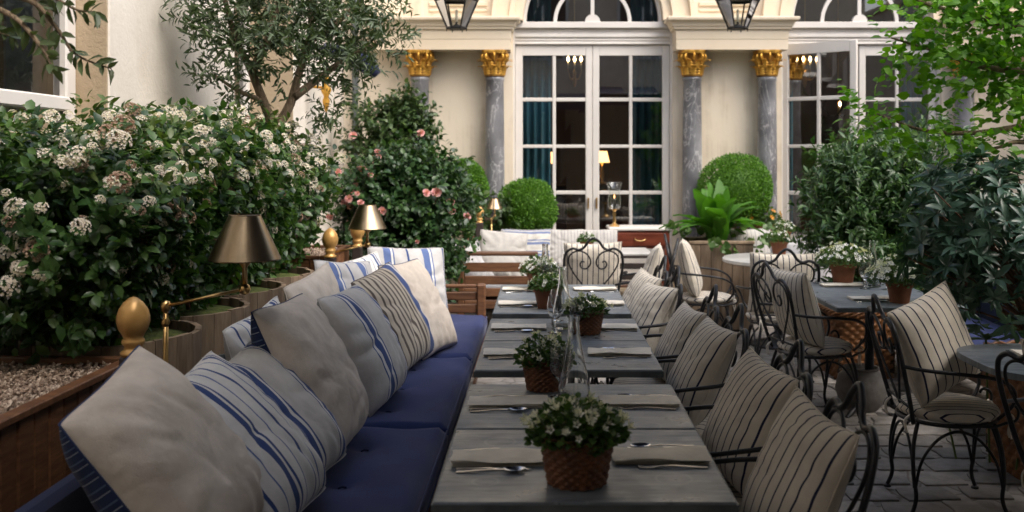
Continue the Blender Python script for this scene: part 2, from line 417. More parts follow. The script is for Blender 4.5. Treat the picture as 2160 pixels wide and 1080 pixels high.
# leaves
M['lf_viburnum'] = leafmat('viburnum_leaf', (.018,.056,.016), (.10,.19,.045), .34, trans=.26)
M['lf_viburnum_new'] = leafmat('viburnum_young_leaf', (.05,.09,.02), (.12,.17,.04), .4)
M['lf_olive'] = leafmat('olive_leaf', (.026,.048,.018), (.10,.14,.062), .42, back=1.6)
M['lf_olive_new'] = leafmat('olive_branch_leaf', (.045,.075,.025), (.11,.145,.06), .42, back=1.5)
M['lf_rose'] = leafmat('rose_leaf', (.012,.042,.014), (.065,.13,.035), .38)
M['lf_climb'] = leafmat('climber_leaf', (.02,.05,.015), (.08,.13,.035), .4)
M['lf_box'] = leafmat('box_leaf', (.036,.115,.008), (.135,.29,.02), .55)
M['lf_beech'] = leafmat('spring_leaf', (.055,.17,.008), (.18,.37,.022), .45, trans=.42)
M['lf_dark'] = leafmat('dark_shrub_leaf', (.020,.062,.018), (.09,.17,.045), .36)
M['lf_rhodo'] = leafmat('blue_green_leaf', (.022,.064,.042), (.11,.195,.14), .30, trans=.14)
M['lf_fern'] = leafmat('fern_frond', (.035,.13,.010), (.10,.25,.028), .5, trans=.3)
M['lf_pot'] = leafmat('pot_plant_leaf', (.03,.08,.015), (.10,.18,.04), .45)
M['petal_white'] = leafmat('white_petal', (.70,.69,.70), (.86,.85,.85), .7, trans=.25, back=.95)
M['petal_cream'] = leafmat('cream_pink_floret', (.68,.59,.55), (.87,.85,.82), .8, trans=.2, back=.95)
M['petal_pink'] = leafmat('pink_petal', (.62,.26,.30), (.80,.52,.54), .6, trans=.2, back=1.0)
M['petal_orange'] = leafmat('orange_petal', (.60,.20,.02), (.75,.38,.04), .6, trans=.2, back=1.0)
M['curtain'] = noisy('teal_curtain', (.06,.19,.24), (.11,.28,.33), 3, .9, bstr=.1)
M['room'] = noisy('dark_room_wall', (.16,.11,.085), (.22,.15,.115), 2, .7, bstr=0)
M['hide'] = noisy('dark_hide', (.02,.013,.01), (.045,.03,.022), 12, .85, bstr=.4)
# ------------------------------------------------------------------ ground
mb = MB(); mb.add([(-60,-60,0),(60,-60,0),(60,60,0),(-60,60,0)], [(0,1,2,3)])
ground = struct(mb.build('ground', M['ground']))
pav = []
for k in range(7):
    mb = MB(); n = 7; a0 = random.random()
    sx, sy = .135, .10
    poly = []
    for (cx, cy) in ((-1,-1),(-.1,-1.05),(1,-1),(1.04,0),(1,1),(.1,1.04),(-1,1),(-1.03,.1)):
        poly.append((cx*sx*(1+random.uniform(-.2,.06)), cy*sy*(1+random.uniform(-.2,.06))))
    n = len(poly)
    vs_ = [(x,y,-.01) for x,y in poly] + [(x,y,.009) for x,y in poly] + [(x*.94,y*.93,.013+random.uniform(-.001,.001)) for x,y in poly]
    fs = [(i,(i+1)%n,n+(i+1)%n,n+i) for i in range(n)] + [(n+i,n+(i+1)%n,2*n+(i+1)%n,2*n+i) for i in range(n)] + [tuple(range(2*n,3*n))]
    mb.add(vs_, fs); pav.append(mb.mesh('paving_stone', M['paver'], True, 40))
row = 0; y = 3.0
while y < 7.6:
    x = .42 + (row % 2) * .14
    while x < 2.55:
        inst('paving_stone', random.choice(pav), ground, (x+random.uniform(-.008,.008), y+random.uniform(-.006,.006), 0), (random.uniform(-.01,.01),random.uniform(-.01,.01),random.choice((0,math.pi))+random.uniform(-.07,.07)), (random.uniform(.84,1.04),random.uniform(.84,1.04),1))
        x += .280
    y += .214; row += 1

# ------------------------------------------------------------------ garden facade
Sx = 11/2100
def FX(px): return (px-1145)*Sx
def FZ(py): return CAM_H + (330-py)*Sx
fac = thing('courtyard_facade', 'cream classical facade with arched glazed doors and gilded columns across the back', 'building', (0,11,0))
def F(mb, name, mat_, parent=None, smooth=False, sharp=None):
    mb.v = [(x, y_-11, z) for x, y_, z in mb.v]
    return mb.build(name, mat_, parent or fac, smooth, sharp)
ZS = FZ(45); BAYS = (.553, 3.523); PIERS = (-.932, 2.038, 5.008); PER = 2.97; HALF = .862; RA = .77; ZTOP = 6.2
# pier walls
for i, (xa, xb) in enumerate(((-2.5, BAYS[0]-HALF-.02), (BAYS[0]+HALF+.02, BAYS[1]-HALF-.02), (BAYS[1]+HALF+.02, 6.3))):
    F(MB().box((xa,11,0),(xb,11.4,ZS)), 'wall', M['cream'])
    F(MB().box((xa+.001,10.965,0),(xb-.001,10.999,.34),c=.012), 'plinth', M['cream_trim'])
# spandrels over the arches
for xc in BAYS:
    mb = MB(); y0, y1 = 10.97, 11.4; N = 28
    L = xc-PER/2 if xc > 1 else -2.5; Rr = xc+PER/2 if xc < 1 else 6.3
    for (a, b) in ((L, xc-RA), (xc+RA, Rr)):
        mb.add([(a,y0,ZS),(b,y0,ZS),(b,y0,ZTOP),(a,y0,ZTOP)], [(0,1,2,3)])
    pts = [(xc-RA*math.cos(math.pi*k/N), ZS+RA*math.sin(math.pi*k/N)) for k in range(N+1)]
    for k in range(N):
        (xa,za),(xb,zb) = pts[k], pts[k+1]
        mb.add([(xa,y0,za),(xb,y0,zb),(xb,y0,ZTOP),(xa,y0,ZTOP)], [(0,1,2,3)])
        mb.add([(xa,y0,za),(xb,y0,zb),(xb,y1,zb),(xa,y1,za)], [(0,1,2,3)])
    mb.add([(L,y0,ZTOP),(Rr,y0,ZTOP),(Rr,y1,ZTOP),(L,y1,ZTOP)], [(0,1,2,3)])
    F(mb, 'spandrel_wall', M['cream'])
    for (r0, r1, yo) in ((RA+.004, RA+.10, 10.945), (RA+.10, RA+.155, 10.905), (RA+.155, RA+.30, 10.93), (RA+.30, RA+.345, 10.885)):
        mb = MB(); N = 36
        vs_ = []
        for k in range(N+1):
            a = math.pi*k/N
            for (r, yy) in ((r0,10.972),(r0,yo),(r1,yo),(r1,10.972)):
                vs_.append((xc-r*math.cos(a), yy, ZS+.012+r*math.sin(a)))
        fs = [(4*k+j, 4*k+(j+1)%4, 4*k+4+(j+1)%4, 4*k+4+j) for k in range(N) for j in range(4)] + [(0,1,2,3),(4*N+3,4*N+2,4*N+1,4*N)]
        mb.add(vs_, fs); F(mb, 'archivolt_moulding', M['cream_trim'], None, True, 35)
# raised panel strip above piers
for xc in PIERS:
    for (o, z0, z1, yo) in ((.0, FZ(26), FZ(20), 10.955), (.0, FZ(14), FZ(5), 10.95)):
        F(MB().box((xc-.32,yo,z0),(xc+.32,10.969,z1),c=.006), 'panel_moulding', M['cream_trim'])
# entablature: architrave + cornice with mitred returns
def moulding(x0, x1, yf, yb, prof):
    mb = MB()
    for o, z in prof: mb.v += [(x0-o,yb,z),(x0-o,yf-o,z),(x1+o,yf-o,z),(x1+o,yb,z)]
    n = len(prof)
    for i in range(n-1):
        for j in range(3): mb.f.append((4*i+j,4*i+j+1,4*i+5+j,4*i+4+j))
    mb.f += [(0,1,2,3),(4*n-4,4*n-3,4*n-2,4*n-1)]; mb.m = [0]*len(mb.f); return mb
z110, z68, z44 = FZ(110), FZ(69), FZ(44)
cprof = [(0,z68+.001),(.03,z68+.004),(.034,z68+.03),(.048,z68+.036),(.05,z68+.05),(.062,z68+.075),(.085,z68+.093),(.10,z68+.096),(.104,z44-.012),(.10,z44)]
for xa, xb in ((FX(803), FX(1078)), (FX(1420), FX(1650)), (FX(1987), FX(2217))):
    F(moulding(xa, xb, 10.73, 11.0, [(0,z110),(0,z110+.11),(.004,z110+.114),(.008,z68)]), 'architrave', M['cream_trim'])
    F(moulding(xa, xb, 10.73, 11.0, cprof), 'cornice', M['cream_trim'])
# columns
def arc_leaf(mb, ang, r0, z0, h, w, curl):
    """one acanthus leaf curling outwards"""
    n = 16; rows = []
    for i in range(n+1):
        t = i/n
        rr = r0 + .012 + .02*t + curl*max(0, t-.55)**1.4*3.2
        zz = z0 + h*(t if t < .85 else .85 + (t-.85)*-.6)
        ww = w*(.75+.55*t-.95*t*t) * (1 + .30*math.sin(t*28))
        rows.append((rr, zz, ww))
    vs_ = []; 
    for rr, zz, ww in rows:
        for s_, d in ((-1,-.014),(-.5,.008),(0,.002),(.5,.008),(1,-.014)):
            x = rr + d; yv = s_*ww
            vs_.append((x*math.cos(ang)-yv*math.sin(ang), x*math.sin(ang)+yv*math.cos(ang), zz))
    fs = [(5*i+j,5*i+j+1,5*i+6+j,5*i+5+j) for i in range(n) for j in range(4)]
    mb.add(vs_, fs)
mb = MB(); mb.lathe([(.098,0),(.112,.006),(.112,.018),(.100,.024),(.102,.10),(.108,.20),(.125,.252)], 24)
bell_me = mb.mesh('bell', M['recess_gold'], True, 40)
mb = MB(); arc_leaf(mb, 0, .096, .02, .12, .040, .055); leafA = mb.mesh('acanthus_leaf', M['gold'], True)
mb = MB(); arc_leaf(mb, 0, .098, .09, .115, .036, .075); leafB = mb.mesh('acanthus_leaf', M['gold'], True)
mb = MB()
sp = []
for k in range(26):
    t = k/25; a = -.4 + t*3.4*math.pi; r = .036*(1-t*.78)
    sp.append((.128 + r*math.cos(a), 0, .212 + r*math.sin(a)))
mb.tube([(.10,0,.12),(.108,0,.17)]+sp, [.012]*2+[.014-.006*k/25 for k in range(26)], 6); volute_me = mb.mesh('volute', M['gold'], True)
mb = MB(); n = 32; poly = []
for k in range(n):
    a = 2*math.pi*k/n
    f = .135 + .034*abs(math.cos(2*a+math.pi/2))**1.5
    poly.append((f*math.cos(a), f*math.sin(a)))
for (s_, z0, z1) in ((.95,.252,.268),(1.0,.268,.285)):
    vs_ = [(x*s_,y_*s_,z0) for x,y_ in poly]+[(x*s_,y_*s_,z1) for x,y_ in poly]
    mb.add(vs_, [(i,(i+1)%n,n+(i+1)%n,n+i) for i in range(n)]+[tuple(range(n)),tuple(range(n,2*n))])
abacus_me = mb.mesh('abacus', M['gold'])
zc = z110 - .286
mb = MB(); prof = [(.106,.52),(.108,1.0),(.106,1.6),(.101,2.1),(.097,zc-.05),(.104,zc-.04),(.104,zc-.012),(.097,zc-.002)]
mb.lathe(prof, 32); shaft_me = mb.mesh('shaft', M['marble'], True, 50)
mb = MB(); mb.box((-.16,-.12,0),(.16,.12,.40),c=.01); mb.lathe([(.14,.401),(.15,.43),(.14,.455),(.118,.465),(.118,.48),(.130,.50),(.118,.519)], 24); base_me = mb.mesh('pedestal', M['cream_trim'], True, 35)
for pc in PIERS:
    for s_ in (-1, 1):
        x = pc + s_*.408
        if x > 5.3: continue
        sh = inst('column_shaft', shaft_me, fac, (x,-.14,0))
        inst('pedestal', base_me, sh, (0,0,0))
        cp = inst('capital', bell_me, sh, (0,0,zc))
        cp.name = 'capital'
        for k in range(8):
            inst('acanthus_leaf', leafA, sh, (0,0,zc), (0,0,k*math.pi/4))
            inst('acanthus_leaf', leafB, sh, (0,0,zc), (0,0,(k+.5)*math.pi/4))
        for k in range(4):
            for d in (-.16,.16):
                inst('volute', volute_me, sh, (0,0,zc), (0,0,math.pi/4+k*math.pi/2+d))
            inst('flower_boss', volute_me, sh, (0,0,zc+.012), (0,0,k*math.pi/2), (.9,.9,1))
        inst('abacus', abacus_me, sh, (0,0,zc))
# glazed doors
ROWS = [(FZ(205),FZ(115)),(FZ(305),FZ(213)),(FZ(403),FZ(312)),(FZ(495),FZ(411))]
def door_leaf(w, hinge, rz, mirror=False):
    """leaf from hinge (local x 0..w)"""
    zt = FZ(93); sl_, sr, d = .082, .074, .024
    zb = .16
    mb = MB()
    mb.box((0,-d,zb),(sl_,d,zt),c=.006); mb.box((w-sr,-d,zb),(w,d,zt),c=.006)
    mb.box((sl_,-d+.001,ROWS[0][1]),(w-sr,d-.001,zt-.002)); mb.box((sl_,-d+.001,zb),(w-sr,d-.001,zb+.14))
    mb.box((sl_,-d+.001,ROWS[3][0]-.10),(w-sr,d-.001,ROWS[3][0]))
    df = mb.build('door_frame', M['white_paint'], fac)
    df.location = (hinge[0], hinge[1]-11, 0); df.rotation_euler = (0,0,rz)
    MB().box((sl_,-.01,zb+.14),(w-sr,.01,ROWS[3][0]-.10)).build('door_panel', M['white_paint'], df)
    xm = (sl_+w-sr)/2
    MB().box((xm-.019,-.020,ROWS[3][0]),(xm+.019,.020,ROWS[0][1]),c=.006).build('glazing_bar', M['white_paint'], df)
    for i in range(3):
        z0, z1 = ROWS[i+1][1], ROWS[i][0]
        MB().box((sl_,-.018,z0),(xm-.019,.018,z1),c=.005).build('glazing_bar', M['white_paint'], df)
        MB().box((xm+.019,-.018,z0),(w-sr,.018,z1),c=.005).build('glazing_bar', M['white_paint'], df)
    for (z0, z1) in ROWS:
        for (a, b) in ((sl_, xm-.019),(xm+.019, w-sr)):
            q = MB(); j = [random.uniform(-.0022,.0022) for _ in range(4)]
            q.add([(a,j[0],z0),(b,j[1],z0),(b,j[2],z1),(a,j[3],z1)], [(0,1,2,3)]); q.build('pane', M['pane'], df)
    hd = MB().box((w-.055,-.05,1.02),(w-.035,-.024,1.14),c=.004); hd.build('handle', M['polished_brass'], df)
    return df
for bi, xc in enumerate(BAYS):
    W = HALF-.004
    mb = MB()
    # jambs and transom
    for s_ in (-1,1):
        xa, xb = sorted((xc+s_*(HALF+.02), xc+s_*HALF)); mb.box((xa,11.04,0),(xb,11.2,FZ(52)))
    mb.box((xc-HALF,11.08,FZ(92)),(xc+HALF,11.2,FZ(52)))
    for (a, b, yo) in ((92,88,11.065),(84,81,11.07),(77,70,11.06),(64,61,11.07),(58,45,11.03)):
        mb.box((xc-HALF,yo,FZ(a)),(xc+HALF,11.081,FZ(b)),c=.004)
    F(mb, 'door_surround', M['white_paint'])
    F(MB().box((xc-HALF-.05,10.7,0),(xc+HALF+.05,11.3,.15),c=.015), 'doorstep', M['tan_stone'])
    if bi == 0:
        door_leaf(W, (xc-HALF+.002,11.12), 0)
        lf = door_leaf(W, (xc+HALF-.002,11.12), 0); lf.scale = (-1,1,1)
    else:
        door_leaf(W, (xc-HALF+.002,11.10), R(-38))
        lf = door_leaf(W, (xc+HALF-.002,11.12), 0); lf.scale = (-1,1,1)
    # fanlight
    fl = MB(); N = 28; vs_ = []
    for k in range(N+1):
        a = math.pi*k/N
        for (r, yy) in ((.735,11.06),(RA-.002,11.06),(RA-.002,11.14),(.735,11.14)): vs_.append((xc-r*math.cos(a), yy, ZS+r*math.sin(a)))
    fl.add(vs_, [(4*k+j,4*k+(j+1)%4,4*k+4+(j+1)%4,4*k+4+j) for k in range(N) for j in range(4)])
    ff = F(fl, 'fanlight_frame', M['white_paint'], None, True, 35)
    mb = MB(); vs_ = []
    for k in range(N+1):
        a = math.pi*k/N
        for (r, yy) in ((.395,11.07),(.435,11.07),(.435,11.12),(.395,11.12)): vs_.append((xc-r*math.cos(a), yy, ZS+r*math.sin(a)))
    mb.add(vs_, [(4*k+j,4*k+(j+1)%4,4*k+4+(j+1)%4,4*k+4+j) for k in range(N) for j in range(4)]); F(mb, 'glazing_bar', M['white_paint'], ff, True, 35)
    F(MB().box((xc-.02,11.075,ZS+.08),(xc+.02,11.118,ZS+.74)), 'glazing_bar', M['white_paint'], ff)
    mb = MB(); mb.prism([(xc-.085*math.cos(math.pi*k/14), ZS+.002+.085*math.sin(math.pi*k/14)) for k in range(15)], 11.055, 11.12); F(mb, 'hub', M['white_paint'], ff)
    for a in (R(45), R(135)):
        mb = MB(); c_, s_ = math.cos(a), math.sin(a)
        mb.tube([(xc+.43*c_,11.1,ZS+.43*s_),(xc+.74*c_,11.1,ZS+.74*s_)], .016, 6); F(mb, 'glazing_bar', M['white_paint'], ff)
    for (a0, a1) in ((0,.5),(.5,1)):
        mb = MB(); pts = [(xc-.005*(1 if a0 else -1)*0, 11.1, ZS)] + [(xc-.74*math.cos(math.pi*(a0+(a1-a0)*k/12)), 11.1+.0008*k, ZS+.74*math.sin(math.pi*(a0+(a1-a0)*k/12))) for k in range(13)]
        mb.add(pts, [tuple(range(len(pts)))]); F(mb, 'pane', M['pane'], ff)
# downpipe in the corner and a gutter spout
mb = MB(); mb.tube([(-2.06,10.93,0),(-2.06,10.93,3.2),(-2.1,10.94,5.9)], .035, 10); F(mb, 'downpipe', M['zinc_edge'], None, True)

# room behind the doors
room = thing('dining_room', 'dim panelled dining room seen through the glazed doors', 'room', (2,13.4,0))
def Rm(mb, name, mat_, smooth=False):
    mb.v = [(x-2, y_-13.4, z) for x, y_, z in mb.v]; return mb.build(name, mat_, room, smooth)
Rm(MB().box((-2.5,15.6,0),(6.6,15.7,5)), 'rear_wall', M['room'])
Rm(MB().box((-2.6,11.41,0),(-2.5,15.7,5)), 'side_wall', M['room']); Rm(MB().box((6.6,11.41,0),(6.7,15.7,5)), 'side_wall', M['room'])
Rm(MB().box((-2.5,11.41,5),(6.6,15.7,5.1)), 'ceiling', M['room']); Rm(MB().box((-2.5,11.41,.0),(6.6,15.6,.1)), 'floor', M['dark_wood'])
Rm(MB().box((-2.5,15.55,1.0),(6.6,15.6,1.1)), 'dado_rail', M['mahogany'])
def curtain(xa, xb, yv, lab):
    mb = MB(); n = 30; vs_ = []
    for z in (.12, 3.9):
        for k in range(n+1):
            t = k/n; vs_.append((xa+(xb-xa)*t, yv+.035*math.sin(t*2*math.pi*5)+.01*math.sin(t*31), z))
    mb.add(vs_, [(k,k+1,n+2+k,n+1+k) for k in range(n)]); o = mb.build('curtain', M['curtain'], None, True); tag(o, lab, 'curtain', 'teal curtains inside the doors')
curtain(FX(1082), FX(1163), 11.5, 'teal curtain inside the left leaf of the closed pair of doors')
curtain(FX(1338), FX(1420), 11.5, 'teal curtain inside the right leaf of the closed pair of doors')
curtain(FX(1650), FX(1696), 11.5, 'teal curtain behind the opened door leaf on the right')
curtain(FX(1935), FX(1990), 11.5, 'teal curtain behind the shut leaf beside the opened one')
def room_lamp(px, py, Y, lab):
    p = PX(px, py, Y); t = thing('table_lamp', lab, 'lamp', (p.x, p.y, p.z-.36), 0, 'lit lamps inside the dining room')
    MB().lathe([(.06,0),(.065,.015),(.018,.03),(.03,.12),(.014,.22),(.012,.30)], 14).build('lamp_base', M['polished_brass'], t, True)
    MB().lathe([(.10,.28),(.065,.43)], 18).build('lamp_shade', M['lit_shade'], t, True)
    MB().box((-.25,-.2,-(p.z-.36)+.1),(.25,.2,-.002),c=.01).build('stand', M['dark_wood'], t)
room_lamp(1155, 332, 13.2, 'small lit lamp with cream shade seen through the left door leaf')
room_lamp(1270, 330, 13.2, 'small lit lamp with cream shade seen right of the middle door stile')
def sconce(px, py, Y, lab, n=3):
    p = PX(px, py, Y); t = thing('candle_sconce', lab, 'wall light', p, 0, 'lit lamps inside the dining room')
    mb = MB()
    for k in range(n):
        a = (k-(n-1)/2)*.085
        mb.tube(catmull([(0,.05,-.22),(a*.6,0,-.24),(a,-.04,-.14),(a,-.04,-.10)], 5), .008, 6)
        mb2 = MB(); mb2.lathe([(.010,-.10),(.010,-.02)], 10, (a,-.04,0)); mb2.build('candle', M['candle'], t, True)
        mb3 = MB(); mb3.lathe([(.002,-.018),(.017,.008),(.013,.03),(.001,.055)], 10, (a,-.04,0)); mb3.build('bulb', M['bulb'], t, True)
    mb.lathe([(.01,-.34),(.03,-.28),(.02,-.20),(.028,-.15),(.006,-.10)], 12, (0,.05,0)); mb.build('bracket', M['polished_brass'], t, True)
    mb = MB().tube([(0,.05,-.10),(0,.05,5-p.z)], .006, 6); mb.build('rod', M['polished_brass'], t)
sconce(1212, 128, 13.0, 'lit candle chandelier glowing at the top of the left door leaf')
sconce(1700, 128, 12.6, 'lit candle chandelier glowing behind the opened door leaf', 4)
sconce(1770, 222, 14.0, 'small lit candle light behind the stag head', 1)
# mounted stag head inside the right doorway
stag = thing('stag_head', 'dark mounted stag head with antlers hanging inside the opened doorway', 'trophy', PX(1757, 275, 12.4))
def skin(name, verts, edges, radii, mat_, parent, sub=2):
    me = bpy.data.meshes.new(name); me.from_pydata([Vector(p) for p in verts], edges, []); o = inst(name, me, parent)
    md = o.modifiers.new('skin', 'SKIN'); md.use_smooth_shade = True
    for i, r in enumerate(radii): me.skin_vertices[0].data[i].radius = (r if isinstance(r, tuple) else (r, r))
    me.skin_vertices[0].data[0].use_root = True
    s_ = o.modifiers.new('sub', 'SUBSURF'); s_.levels = s_.render_levels = sub
    me.materials.append(mat_); return o
skin('head_and_neck', [(.05,.30,-.22),(.02,.2,-.12),(0,.05,.03),(-.05,-.08,.10),(-.10,-.20,.05),(-.15,-.32,-.04),(.07,.02,.15),(.17,.04,.20),(-.10,0,.15),(-.2,.0,.20)],
     [(0,1),(1,2),(2,3),(3,4),(4,5),(3,6),(6,7),(3,8),(8,9)], [.19,.17,.13,.105,.075,.05,.035,.012,.035,.012], M['hide'], stag)
mb = MB(); mb.lathe([(.19,0),(.19,.03)], 20); mb.xf(Matrix.Translation((.05,.40,-.22)) @ Matrix.Rotation(R(90),4,'X')); mb.build('shield', M['mahogany'], stag)
for s_ in (-1,1):
    mb = MB(); mb.tube(catmull([(s_*.04,0,.17),(s_*.14,.02,.30),(s_*.26,.0,.40),(s_*.28,-.03,.58)], 5), .012, 6)
    mb.tube(catmull([(s_*.12,.02,.28),(s_*.12,-.10,.36),(s_*.10,-.14,.42)], 4), .009, 6); mb.tube(catmull([(s_*.24,0,.38),(s_*.36,-.03,.46),(s_*.38,-.05,.52)], 4), .009, 6)
    mb.build('antler', M['hide'], stag, True)

# ------------------------------------------------------------------ limestone building on the left
side = thing('limestone_wing', 'pale limestone wing with tall windows and pilasters behind the flowering hedge', 'building', (-2.17,0,0))
def Sd(mb, name, mat_, parent=None, smooth=False):
    mb.v = [(x+2.17, y_, z) for x, y_, z in mb.v]; return mb.build(name, mat_, parent or side, smooth)
H = 6.2
Sd(MB().box((-2.9,-6,0),(-2.2,2.6,H)), 'wall', M['limestone'])
Sd(MB().box((-2.9,4.981,0),(-2.17,5.33,H),c=.012), 'pilaster', M['limestone'])
Sd(MB().box((-2.9,5.332,0),(-2.225,7.18,H)), 'wall', M['limestone'])
Sd(MB().box((-2.9,8.681,0),(-2.17,9.2,H),c=.012), 'pilaster', M['limestone'])
Sd(MB().box((-2.9,9.202,0),(-2.2,10.99,H)), 'wall', M['limestone'])
Sd(MB().box((-2.88,4.965,0),(-2.176,4.98,H)), 'reveal', M['tan_stone'])
Sd(MB().box((-2.9,2.6,0),(-2.2,4.964,.92)), 'sill_wall', M['limestone'])
Sd(MB().box((-2.88,8.665,0),(-2.176,8.68,H)), 'reveal', M['tan_stone'])
Sd(MB().box((-2.9,7.182,0),(-2.3,8.66,.7)), 'sill_wall', M['limestone'])
def side_window(xp, ya, yb, z0, z1, tr, fw):
    mb = MB(); d = .035
    mb.box((xp-d,ya,z0),(xp+d,ya+fw,z1),c=.008); mb.box((xp-d,yb-fw,z0),(xp+d,yb,z1),c=.008)
    mb.box((xp-d+.001,ya+fw,z1-fw),(xp+d-.001,yb-fw,z1)); mb.box((xp-d+.001,ya+fw,z0),(xp+d-.001,yb-fw,z0+fw))
    f = Sd(mb, 'window', M['white_paint'])
    ym = (ya+yb)/2
    Sd(MB().box((xp-d+.002,ya+fw,tr-.035),(xp+d+.02,yb-fw,tr+.035),c=.008), 'transom', M['white_paint'], f)
    for a, b in ((ya+fw, yb-fw),):
        for c0, c1 in ((z0+fw, tr-.035),(tr+.035, z1-fw)):
            Sd(MB().add([(xp,a,c0),(xp,b,c0),(xp,b,c1),(xp,a,c1)], [(0,1,2,3)]), 'pane', M['pane'], f)
    Sd(MB().box((xp-.55,ya-.2,z0-.1),(xp-.5,yb+.2,z1+.1)), 'room_wall', M['room'], f)
    Sd(MB().box((xp-.10,yb-.42,z0),(xp-.09,yb-.04,z1)), 'blind', M['white_cloth'], f)
side_window(-2.36, 2.62, 4.962, .94, 4.4, 1.855, .10)
side_window(-2.58, 7.2, 8.66, .72, 4.4, 2.9, .09)
# ------------------------------------------------------------------ buildings closing the court behind the camera and to the right
opp = thing('rear_courtyard_building', 'cream building closing the courtyard behind the viewer', 'building', (0,-1.4,0))
MB().box((-8,-.4,0),(8,0,7.5)).build('wall', M['cream'], opp)
for k in range(5):
    xw = -5.4+2.7*k
    for z0 in (.3, 3.9):
        fr = MB().box((xw-.62,.002,z0),(xw+.62,.05,z0+2.6),c=.01).build('window', M['white_paint'], opp)
        MB().box((xw-.54,.05,z0+.08),(xw-.03,.06,z0+2.52)).build('pane', M['dark_wood'], fr); MB().box((xw+.03,.05,z0+.08),(xw+.54,.06,z0+2.52)).build('pane', M['dark_wood'], fr)
gw = thing('garden_wall', 'cream garden wall on the right beyond the shrubs', 'wall', (6.3,4,0))
MB().box((0,-10,0),(.3,7.4,4.2)).build('wall', M['cream'], gw); MB().box((-.06,-10,4.2),(.36,7.4,4.32),c=.02).build('coping', M['cream_trim'], gw)
# unseen awning, added to darken the near end of the terrace
aw = thing('awning', 'navy canvas awning added out of view to shade the near tables', 'awning', (.6,-1.4,0))
mb = MB(); n = 24; vs_ = []
for j, (yy, zz) in enumerate(((.05,3.1),(6.25,2.60))):
    for k in range(n+1): vs_.append((-1.25+3.4*k/n, yy, zz+.012*math.sin(k*2.1)*j))
mb.add(vs_, [(k,k+1,n+2+k,n+1+k) for k in range(n)]); mb.build('canvas', M['navy_canvas'], aw, True)
mb = MB(); mb.add([(-1.25+3.4*k/40, 6.28+.012*math.sin(k*1.7), z) for z in (2.60, 2.45) for k in range(41)], [(k,k+1,42+k,41+k) for k in range(40)]); mb.build('valance', M['navy_canvas'], aw, True)
MB().tube([(-1.25,6.26,2.60),(2.15,6.26,2.60)], .03, 10).build('front_bar', M['iron'], aw, True)
mb = MB(); mb.add([(2.2,.05,3.0),(3.7,.05,3.0),(3.7,4.9,2.62),(2.2,4.9,2.62)], [(0,1,2,3)]); mb.build('canvas', M['navy_canvas'], aw)  # second added canvas, out of view, darkens the right foreground
MB().tube([(2.2,4.91,2.62),(3.7,4.91,2.62)], .03, 10).build('front_bar', M['iron'], aw, True)
for x in (-1.0,1.8): MB().tube([(x,.05,2.9),(x,3,2.78),(x,6.26,2.6)], .025, 8).build('arm', M['iron'], aw, True)
